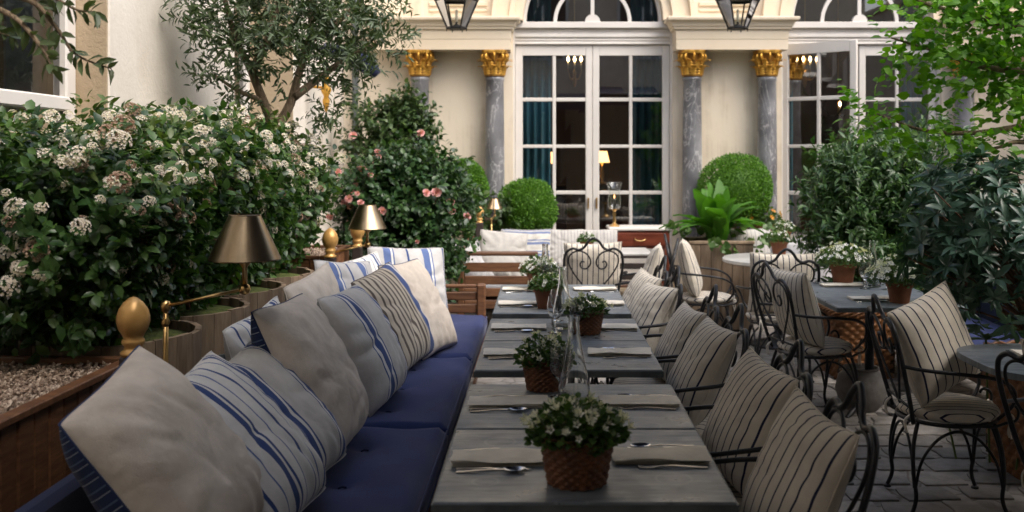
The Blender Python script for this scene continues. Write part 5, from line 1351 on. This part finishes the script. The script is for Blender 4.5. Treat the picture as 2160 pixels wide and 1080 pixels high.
crate('wooden crate under the clipped ball before the left door leaf', -.10, 10.62, .42, .36, .78)
crate('wooden crate under the clipped ball between the right columns', 1.99, 10.55, .46, .42, .88)
crate('wooden crate of the pink rose bush', -1.28, 8.3, .62, .62, .55)
sp_ = thing('stone_pot', 'rounded grey stone pot on the paving under the right table', 'pot', (2.0,6.25,.016))
sp_.scale = (.8,.8,.8)
MB().lathe([(0,0),(.12,0),(.17,.06),(.20,.16),(.18,.26),(.13,.31),(.14,.33),(.12,.33),(.10,.30),(0,.29)], 28).build('pot_body', M['paver'], sp_, True, 50)
# ------------------------------------------------------------------ shrubs and trees
def twigs(center, radii, n, per, tl, seed, shell=.45, up=.5, lump=.18, clip=None, flatbox=0, zb=None):
    """twigs spread through a lumpy ellipsoid; returns leaf pos, dir, normal hint, twig tips, tip dirs"""
    rg = np.random.default_rng(seed); c = np.array(center); rad = np.array(radii)
    d = unit(rg.normal(size=(n,3)))
    if flatbox:
        m_ = (np.abs(d)**flatbox).sum(1)**(1/flatbox); d_ = d/m_[:,None]
    else: d_ = d
    ph = rg.uniform(0,6.28,(5,)); k = rg.normal(0,3.2,(5,3))
    lum = 1 + lump*sum(np.sin(d@k[i]+ph[i]) for i in range(5))/2
    rho = (shell + (1-shell)*rg.uniform(0,1,n)**.6)*lum
    P = c + d_*rad*rho[:,None]
    D = unit(d*np.array([1,1,.8]) + np.array([0,0,up]) + rg.normal(0,.45,(n,3)))
    LP, LD, LU = [], [], []
    for j in range(per):
        t = (j+.6)/per; q = P + D*tl*t*rg.uniform(.8,1.2,(n,1))
        side_ = unit(np.cross(D, rg.normal(size=(n,3))))
        LP.append(q); LD.append(unit(D*.55+side_*(1.0-.35*t))); LU.append(unit(D*.8+np.array([0,0,.6])+rg.normal(0,.25,(n,3))))
    LP, LD, LU = map(np.concatenate, (LP, LD, LU)); tips = P+D*tl*1.05
    if clip is not None:
        m1 = clip(LP); LP, LD, LU = LP[m1], LD[m1], LU[m1]; m2 = clip(tips); tips, D = tips[m2], D[m2]
    return LP, LD, LU, tips, D
def scatter_leaves(parent, LP, LD, LU, L, wr, mat_, seed, n_single=60, toward=True, hi=True, name='crown'):
    rg = np.random.default_rng(seed); n = len(LP); Ls = L*rg.uniform(.5,1.35,n)
    # the leaves nearest the viewer are single parts
    key = np.linalg.norm(LP-np.array([0,0,1.6]), axis=1)+rg.uniform(0,.12,n); o = np.argsort(key)
    s_, rest_ = o[:n_single], o[n_single:]
    loc = np.array(parent.location)
    leaf_object(name, LP[rest_]-loc, LD[rest_], LU[rest_], Ls[rest_], wr, mat_, parent, hi)
    if n_single:
        me = one_leaf('leaf', L, wr, mat_)
        for i in s_: inst('leaf', me, parent, Vector(LP[i]-loc), frame_rot(LD[i], LU[i]), float(Ls[i]/L))
# flower head of the hedge: a dome of florets
def cluster_mesh(seed, r=.036, n=46, mt='petal_cream'):
    rg = np.random.default_rng(seed); mb = MB()
    for k in range(n):
        a = rg.uniform(0,6.283); q = math.sqrt(rg.uniform(0,1)); h_ = .8*r*math.sqrt(max(0,1-q*q))*rg.uniform(.8,1.15)
        c = Vector((q*r*math.cos(a), q*r*math.sin(a), h_)); nrm = Vector((q*math.cos(a)*.8, q*math.sin(a)*.8, .8)).normalized(); rot = nrm.to_track_quat('Z','Y').to_matrix()
        s_ = rg.uniform(.0055,.0085); pts = [c + rot @ Vector((s_*math.cos(b)*(1 if j%2 else .55), s_*math.sin(b)*(1 if j%2 else .55), .0022*(j%2))) for j, b in enumerate([i*math.pi/5 for i in range(10)])]
        mb.add(pts+[c-nrm*.003], [(j,(j+1)%10,10) for j in range(10)])
    return mb.mesh('flower_cluster', M[mt])
cl_me = [cluster_mesh(k, .031+.007*(k%3), 60+14*(k%3), 'petal_spent' if k == 4 else 'petal_cream') for k in range(5)]
HEDGE = [(-1.80,3.98,1.25,(.36,.46,.36),'leftmost'),(-1.78,4.75,1.28,(.36,.46,.38),'second from the left'),(-1.80,5.55,1.29,(.36,.48,.38),'third from the left'),(-1.80,6.45,1.26,(.36,.55,.36),'rightmost')]
wallclip = lambda P: (P[:,0] > -2.14) & (P[:,2] > .88) & (P[:,0] < -1.60+.42*np.clip(P[:,2]-.95,0,.5)) & (P[:,2] < 1.84)
for i, (x, y, z, rad, nm) in enumerate(HEDGE):
    t = thing('flowering_shrub', 'dense evergreen hedge shrub with cream white flower heads, %s' % nm, 'shrub', (x,y,.86), 0, 'white flowering shrubs of the hedge')
    LP, LD, LU, tips, TD = twigs((x,y,z), rad, 1750, 9, .16, 100+i, .12, .45, .14, wallclip, 4)
    scatter_leaves(t, LP, LD, LU, .050, .58, M['lf_viburnum'], 110+i, 70)
    LP2, LD2, LU2, tips2, TD2 = twigs((x,y,z+.24), (rad[0],rad[1],.26), 110, 7, .15, 130+i, .75, 1.0, .14, lambda P: wallclip(P) & (P[:,2] > 1.45))
    scatter_leaves(t, LP2, LD2, LU2, .050, .45, M['lf_viburnum_new'], 140+i, 20, name='young_leaves')
    rg = np.random.default_rng(150+i); loc = np.array(t.location)
    T_ = np.concatenate([tips, tips2]); Dd = np.concatenate([TD, TD2])
    # flower heads sit in the upper half, facing out
    m_ = (T_[:,2] > .98+.55*rg.uniform(0,1,len(T_))**2) & ((T_[:,0] > x+.20+.1*np.clip(1.5-T_[:,2],-1,.3)) | (T_[:,2] > 1.58) | (T_[:,1] < y-.36)); ids = np.nonzero(m_)[0]; rg.shuffle(ids)
    for k in ids[:165]:
        d = Vector(Dd[k])+Vector((.5,-.5,.35)); inst('flower_cluster', cl_me[int(rg.integers(5))], t, Vector(T_[k]-loc), d.to_track_quat('Z','Y').to_euler(), float(rg.uniform(.45,1.1)))
    for k in range(9):
        a = rg.uniform(0,6.28); q = Vector((.10*math.cos(a), .10*math.sin(a), 0)); e = Vector((rg.uniform(-.26,.32), rg.uniform(-.42,.42), rg.uniform(.45,.8)))
        pts = catmull([q, q+e*.35+Vector((rg.uniform(-.05,.05),0,.03)), q*.5+e*.7+Vector((0,rg.uniform(-.04,.04),.02)), e], 5)
        MB().tube(pts, [.011-.008*j/(len(pts)-1) for j in range(len(pts))], 6).build('stem', M['stem'], t, True)

def limb(mb, pts, r0, r1, k=6, n=8):
    p = catmull(pts, k); mb.tube(p, [r0+(r1-r0)*(j/(len(p)-1)) for j in range(len(p))], n); return p
# olive tree
ot = thing('olive_tree', 'olive tree with forked trunk rising above the flowering hedge', 'tree', (-1.70,6.12,.86))
b0 = Vector(ot.location)
def W(px, py, Y): return PX(px, py, Y)-b0
mb = MB(); limb(mb, [(0,0,0),W(575,330,6.102),W(578,290,6.102),W(582,262,6.085)], .052, .044)
limb(mb, [W(580,275,6.085),W(556,215,6.042),W(530,150,5.999),W(495,75,5.956),W(470,-20,5.913)], .034, .014); limb(mb, [W(584,270,6.085),W(612,220,6.128),W(632,150,6.170),W(652,80,6.170),W(660,-40,6.170)], .034, .014)
limb(mb, [W(620,205,6.128),W(680,160,6.256),W(735,120,6.342),W(800,90,6.428)], .028, .01); limb(mb, [W(532,150,5.999),W(570,70,5.828),W(590,-10,5.828)], .03, .012); limb(mb, [W(560,215,6.042),W(500,190,5.913),W(455,160,5.828)], .018, .007); limb(mb, [W(650,90,6.170),W(720,40,6.342),W(780,-20,6.428)], .024, .01)
trk = mb.build('trunk', M['bark'], ot, True)
allP = []
for i, (px_, py_, Y, r_, n_) in enumerate(((470,20,5.913,0.274,150),(560,50,5.828,0.291,170),(650,30,6.085,0.326,200),(740,50,6.342,0.291,170),(800,90,6.428,0.171,60),(710,140,6.299,0.206,105),(500,110,5.913,0.171,55),(610,110,5.999,0.171,55),(560,-60,5.999,0.428,240),(720,-60,6.256,0.386,200),(470,180,5.870,0.111,34),(700,235,6.256,0.103,26),(505,235,5.956,0.086,22))):
    c = PX(px_, py_, Y); allP.append(twigs(c, (r_*1.05,r_,r_*.82), int(n_*.78), 9, .145, 200+i, .15, .12, .25, lambda P: (P[:,0] > -2.19)))
LP, LD, LU = (np.concatenate([a[k] for a in allP]) for k in range(3)); scatter_leaves(ot, LP, LD, LU, .055, .25, M['lf_olive'], 210, 120)
# olive branch overhanging the top left corner
ob = thing('near_olive_tree', 'olive branch with sparse leaves hanging into the top left corner', 'tree', (-2.02,3.05,.80))
b0 = Vector(ob.location); mb = MB()
limb(mb, [(0,0,0),(.02,0,.8),(-.02,0,1.35),(.05,0,1.75),(.1,0,2.3)], .045, .015)
br = []
br.append(limb(mb, [W(-250,-40,3.05),W(-90,-5,3.0),W(20,30,2.95),W(80,90,2.9),W(110,140,2.88)], .014, .003)); br.append(limb(mb, [W(-60,-10,3.0),W(60,0,2.95),W(120,60,2.95),W(160,115,2.95),W(235,145,2.95)], .010, .002))
br.append(limb(mb, [W(60,0,2.95),W(110,-5,2.95),W(160,20,2.95),W(200,25,2.95)], .006, .002)); br.append(limb(mb, [W(-60,-40,3.0),W(40,-30,2.95),W(110,-60,2.95),W(190,-30,2.95)], .008, .002)); br.append(limb(mb, [W(-100,-10,3.05),W(-20,60,3.0),W(20,75,3.0)], .008, .002))
mb.build('branches', M['bark'], ob, True)
me = one_leaf('leaf', .058, .34, M['lf_olive_new']); rg = np.random.default_rng(33)
for p in br:
    n = len(p)
    for j in range(int(n*.30), n):
        for s_ in (0,1):
            if rg.uniform() < .18: continue
            tdir = (p[min(j+1,n-1)]-p[max(j-1,0)]).normalized(); sd = tdir.orthogonal().normalized(); sd.rotate(Matrix.Rotation(rg.uniform(0,6.28),3,tdir)); d = tdir*.6+sd+Vector((0,0,-.35))
            inst('leaf', me, ob, p[j], frame_rot(d, Vector(rg.normal(size=3))+Vector((0,-.8,.5))), float(rg.uniform(.7,1.25)))
LP, LD, LU, _, _ = twigs((-2.0,2.8,3.5), (.5,.5,.4), 200, 9, .16, 220, .2, .2, .2); scatter_leaves(ob, LP, LD, LU, .058, .26, M['lf_olive'], 221, 0)

# rose bush and climber
def rose_mesh(seed, r=.03):
    rg = np.random.default_rng(seed); mb = MB()
    for ring, (nn, rr, hh, tiltv) in enumerate(((5,1.0,.35,.9),(5,.75,.6,.55),(4,.5,.75,.3),(3,.25,.8,.1))):
        for k in range(nn):
            a = 2*math.pi*(k+.5*ring)/nn+rg.uniform(-.2,.2); w = math.pi/nn*1.15
            p = lambda q, aa, z: (q*r*math.cos(aa), q*r*math.sin(aa), z*r)
            mb.add([p(.15,a,0), p(rr*.8,a-w,hh*.7), p(rr*.72,a,hh*.55), p(rr*.8,a+w,hh*.7), p(rr*1.05,a-w*.5,hh*1.05), p(rr*1.1,a+w*.5,hh*1.0)], [(0,1,2),(0,2,3),(1,4,2),(2,4,5),(2,5,3)])
    return mb.mesh('rose', M['petal_pink'])
roses = [rose_mesh(k, .024+.006*(k%3)) for k in range(4)]
rbush = thing('rose_bush', 'dark green rose bush dotted with pink roses left of the doors', 'shrub', (-1.28,8.3,.55))
LPs = []; tipsR = []; DR = []
for i, (px_, py_, Y, rx, rz_, n_) in enumerate(((850,430,8.2,.42,.50,900),(800,540,8.2,.36,.40,500),(900,520,8.3,.34,.42,520),(850,370,8.4,.34,.16,240),(940,430,8.5,.22,.24,200),(765,410,8.1,.20,.20,170),(920,370,8.4,.20,.16,150),(770,480,8.1,.2,.24,160))):
    a = twigs(PX(px_,py_,Y), (rx,.34,rz_), n_, 8, .13, 300+i, .2, .4, .16, lambda P: (P[:,2] > .40) & (P[:,0] > -2.12)); LPs.append(a); tipsR.append(a[3]); DR.append(a[4])
LP, LD, LU = (np.concatenate([a[k] for a in LPs]) for k in range(3)); scatter_leaves(rbush, LP, LD, LU, .05, .62, M['lf_rose'], 310, 60)
T_ = np.concatenate(tipsR); Dd = np.concatenate(DR); loc = np.array(rbush.location); rg = np.random.default_rng(311)
ids = np.nonzero((T_[:,1] < 8.3) & (T_[:,2] > .9))[0]; rg.shuffle(ids)
for k in ids[:46]:
    d = Vector(Dd[k])+Vector((.1,-.8,.2)); inst('rose', roses[int(rg.integers(4))], rbush, Vector(T_[k]-loc)+Vector((0,-.03,0)), d.to_track_quat('Z','Y').to_euler(), float(rg.uniform(.65,1.25)))
for px_, py_, Y in ((745,287,8.0),(722,405,7.9),(728,428,7.9),(750,395,7.95),(888,282,8.2),(712,365,7.8)):
    inst('rose', roses[0], rbush, PX(px_,py_,Y)-Vector(loc), (R(60),0,0), 1.4)
for k in range(8):
    e = Vector((rg.uniform(-.4,.4), rg.uniform(-.2,.2), rg.uniform(.6,1.1))); MB().tube(catmull([(rg.uniform(-.08,.08),rg.uniform(-.08,.08),-.05), e*.5+Vector((.05,0,.1)), e], 5), .008, 6).build('stem', M['stem'], rbush, True)
cl = thing('climbing_rose', 'leafy climber growing up the facade before the leftmost gilded column', 'plant', (-1.5,10.3,0))
LPs = [twigs(PX(px_,py_,10.2), (rx,.18,rz_), n_, 8, .14, 330+i, .15, .4, .25, lambda P: (P[:,0] > -2.12)) for i, (px_,py_,rx,rz_,n_) in enumerate(((840,260,.30,.30,300),(790,300,.24,.26,190),(880,290,.16,.22,120),(850,225,.14,.08,40),(770,235,.08,.08,20),(820,360,.26,.25,120)))]
LP, LD, LU = (np.concatenate([a[k] for a in LPs]) for k in range(3)); scatter_leaves(cl, LP, LD, LU, .055, .6, M['lf_climb'], 340, 30)
mb = MB()
for k in range(4): limb(mb, [(rg.uniform(-.1,.1),0,0),(rg.uniform(-.2,.2),0,.9),(rg.uniform(-.3,.3),-.05,1.6),(rg.uniform(-.4,.3),-.05,2.1)], .014, .005)
mb.build('stem', M['stem'], cl, True)

# clipped box balls
def box_ball(lab, px_, py_, Y, rpx, seed, zbase):
    c = PX(px_, py_, Y); r = rpx/2100*Y; rg = np.random.default_rng(seed)
    t = thing('clipped_box_ball', lab, 'shrub', (c.x,c.y,zbase), 0, 'clipped box balls by the doors'); loc = np.array(t.location)
    n = 15000; d = unit(rg.normal(size=(n,3))); ph = rg.uniform(0,6,4); k = rg.normal(0,4,(4,3)); lum = 1+.03*sum(np.sin(d@k[i]+ph[i]) for i in range(4))+.02*np.sin(d[:,0]*19+ph[0])*np.sin(d[:,2]*17+ph[1])*np.sin(d[:,1]*15)
    rho = r*lum*(.78+.24*rg.uniform(0,1,n)**.6); P = np.array(c)+d*rho[:,None]-loc; m_ = P[:,2] > 0.0
    D = unit(d+rg.normal(0,.6,(n,3))+np.array([0,0,.25])); U = unit(d+rg.normal(0,.5,(n,3)))
    leaf_object('crown', P[m_], D[m_], U[m_], rg.uniform(.016,.027,n)[m_], .6, M['lf_box'], t, False)
    MB().lathe([(r*.78*math.sin(math.pi*j/10), -r*.78*math.cos(math.pi*j/10)) for j in range(11)], 20, Vector(c)-Vector(t.location)).build('inner_core', M['lf_box'], t, True)  # solid core added in leaf colour to stop light passing through the ball
    MB().tube([(0,0,-.06),Vector(c)-Vector(t.location)], .025, 8).build('trunk', M['bark'], t)
box_ball('clipped box ball left of the doors behind the rose bush', 978, 390, 10.55, 50, 401, .89)
box_ball('clipped box ball before the left leaf of the closed doors', 1112, 440, 10.45, 62, 402, .75)
box_ball('clipped box ball between the right pair of columns', 1551, 402, 10.5, 75, 403, .85)

# fern
fn = thing('fern', 'large bright green fern with broad upright fronds in the crate', 'plant', (1.63,9.3,.77))
rg = np.random.default_rng(501)
def frond(L, w, bend, seed):
    r = np.random.default_rng(seed); n = 12; vs_ = []
    for i in range(n+1):
        t = i/n; y = L*(t-.25*bend*t*t); z = L*(.95*t*(1-.15*bend)-bend*.55*t**2.4) ; ww = w*(math.sin(math.pi*min(1,t*.93+.06))**.7)*(1+.10*math.sin(t*23+r.uniform(0,6)))
        y = L*bend*.75*t**1.6
        for s_ in (-1,-.5,0,.5,1): vs_.append((s_*ww, y+.0, z+.18*abs(s_)*ww+.006*math.sin(9*t*6+s_*3)))
    mb = MB(); mb.add(vs_, [(5*i+j,5*i+j+1,5*i+6+j,5*i+5+j) for i in range(n) for j in range(4)]); return mb.mesh('frond', M['lf_fern'], True)
fr = [frond(.52,.056,.18,1), frond(.58,.062,.42,2), frond(.58,.06,.66,3), frond(.54,.055,.95,4)]
for k in range(34):
    inst('frond', fr[k%4], fn, (rg.uniform(-.05,.05),rg.uniform(-.05,.05),0), (rg.uniform(-.05,.2)*-1,rg.uniform(-.15,.15),k*2.4+rg.uniform(-.2,.2)), float(rg.uniform(1.0,1.45)))
LP, LD, LU, _, _ = twigs((1.63,9.2,.86), (.42,.25,.12), 34, 5, .09, 502, .4, .1); scatter_leaves(fn, LP, LD, LU, .07, .85, M['lf_pot'], 503, 20, name='ivy_leaves')
ivy = thing('ivy', 'ivy tumbling over the crates beside the clipped ball', 'plant', (-.62,10.2,.9))
LP, LD, LU, _, _ = twigs((-.66,10.2,1.02), (.32,.14,.22), 120, 6, .10, 504, .3, .1); scatter_leaves(ivy, LP, LD, LU, .06, .8, M['lf_climb'], 505, 30)

# dark shrub
ds = thing('dark_shrub', 'dark glossy evergreen shrub before the opened door on the right', 'shrub', (2.55,7.75,.1)); rg = np.random.default_rng(600)
LPs = [twigs(PX(px_,py_,Y), (rx,.42,rz_), n_, 10, .15, 600+i, .15, .6, .22) for i, (px_,py_,Y,rx,rz_,n_) in enumerate(((1850,420,7.6,.46,.42,900),(1790,480,7.4,.30,.36,420),(1930,380,7.7,.36,.34,520),(1820,350,7.5,.26,.20,200),(1960,470,7.5,.42,.36,520),(1760,350,7.4,.10,.08,24),(1870,560,7.5,.46,.30,420)))]
LP, LD, LU = (np.concatenate([a[k] for a in LPs]) for k in range(3)); scatter_leaves(ds, LP, LD, LU, .062, .32, M['lf_dark'], 610, 100)
mb = MB()
for k in range(10): limb(mb, [(rg.uniform(-.15,.15),rg.uniform(-.15,.15),0),(rg.uniform(-.3,.3),rg.uniform(-.1,.1),.7),(rg.uniform(-.5,.5),rg.uniform(-.15,.15),1.4)], .016, .005)
mb.build('stem', M['stem'], ds, True)
# blue green shrub with whorls
bs = thing('whorled_shrub', 'blue green shrub with whorled glossy leaves at the right edge', 'shrub', (2.62,5.0,.54)); rg = np.random.default_rng(700); loc = np.array(bs.location)
cl_ = lambda P: (P[:,0] > 1.85) & (P[:,2] > .62)
Wp = []
for i, (px_,py_,Y,rx,rz_,n_) in enumerate(((2090,470,5.0,.40,.26,150),(2020,540,5.0,.30,.22,90),(2140,560,4.9,.32,.28,100),(2120,400,5.1,.26,.08,34),(2000,470,5.2,.14,.10,18),(2050,600,5.2,.28,.12,36))):
    a = twigs(PX(px_,py_,Y), (rx,.36,rz_), n_, 1, .10, 700+i, .25, .55, .2, cl_); Wp.append((a[3], a[4]))
T_ = np.concatenate([a[0] for a in Wp]); Dd = np.concatenate([a[1] for a in Wp]); nl = 8; LP = []; LD = []; LU = []
for k in range(nl):
    s_ = unit(np.cross(Dd, np.array([.3,.5,.2]))); s2 = np.cross(Dd, s_); a = 2*np.pi*k/nl*1.0+rg.uniform(-.2,.2,(len(T_),1)); rd = s_*np.cos(a)+s2*np.sin(a)
    LP.append(T_+rd*.004); LD.append(unit(rd+Dd*rg.uniform(.15,.7,(len(T_),1)))); LU.append(Dd+.001)
LP, LD, LU = map(np.concatenate, (LP, LD, LU)); scatter_leaves(bs, LP, LD, LU, .080, .34, M['lf_rhodo'], 710, 180)
mb = MB()
for k in range(0, len(T_), 6): q = T_[k]-loc; limb(mb, [(rg.uniform(-.08,.08),rg.uniform(-.08,.08),0), Vector(q)*.5+Vector((0,0,.08)), Vector(q)], .009, .003, 4, 5)
mb.build('stem', M['stem'], bs, True)
# low plants below
lowp = thing('low_leafy_plant', 'low bright green leafy plant under the blue green shrub', 'plant', (2.25,4.95,.0))
rg = np.random.default_rng(720); me = one_leaf('leaf', .12, .26, M['lf_pot'])
for c in ((-.22,.25,.62),(.02,.15,.66),(.15,-.05,.6)):
    MB().tube([(c[0]*.6,c[1]*.6,.05),c], .006, 5).build('stem', M['green_stem'], lowp)
    for k in range(11): inst('leaf', me, lowp, c, frame_rot((math.cos(k*2.4),math.sin(k*2.4),rg.uniform(-.1,.7)), (0,0,1)), float(rg.uniform(.8,1.2)))
# spring tree on the right
tr = thing('spring_tree', 'young tree with fresh bright green leaves reaching in from the right', 'tree', (3.15,5.7,0)); b0 = Vector(tr.location); mb = MB()
limb(mb, [(0,0,0),(.02,0,1.0),(-.02,0,1.8),(.02,0,2.6),(0,0,3.4)], .07, .03)
limb(mb, [(0,0,1.75),W(2180,265,5.6),W(2060,280,5.5),W(1950,275,5.45),W(1850,240,5.4)], .024, .004); limb(mb, [(0,0,2.1),W(2170,150,5.6),W(2070,140,5.5),W(1980,110,5.5),W(1880,80,5.4)], .026, .005)
limb(mb, [(0,0,2.4),W(2160,60,5.6),W(2080,40,5.5),W(1960,10,5.5),W(1900,-20,5.4)], .024, .005); limb(mb, [(0,0,1.6),W(2160,300,5.5),W(2110,310,5.4),W(2060,320,5.4)], .018, .004)
mb.build('trunk', M['bark'], tr, True)
LPs = [twigs(PX(px_,py_,Y), (rx,.28,rz_), int(n_*1.25), 8, .17, 800+i, .15, .05, .3) for i, (px_,py_,Y,rx,rz_,n_) in enumerate(((2080,60,5.5,.30,.17,62),(1960,20,5.45,.20,.07,22),(2130,150,5.5,.18,.10,24),(2000,120,5.4,.22,.05,18),(1890,75,5.4,.10,.05,8),(1940,150,5.4,.14,.04,9),(2060,190,5.5,.20,.05,12),(2140,240,5.4,.12,.06,10),(1890,262,5.4,.20,.04,14),(1990,290,5.45,.22,.03,14),(1840,235,5.35,.08,.04,6),(2090,290,5.4,.16,.04,12),(2150,310,5.2,.10,.05,7),(2200,80,5.6,.4,.4,160),(2120,-60,5.5,.5,.25,140)))]
LP, LD, LU = (np.concatenate([a[k] for a in LPs]) for k in range(3)); LD[:,2] *= .35; scatter_leaves(tr, LP, LD, LU, .054, .66, M['lf_beech'], 820, 180)
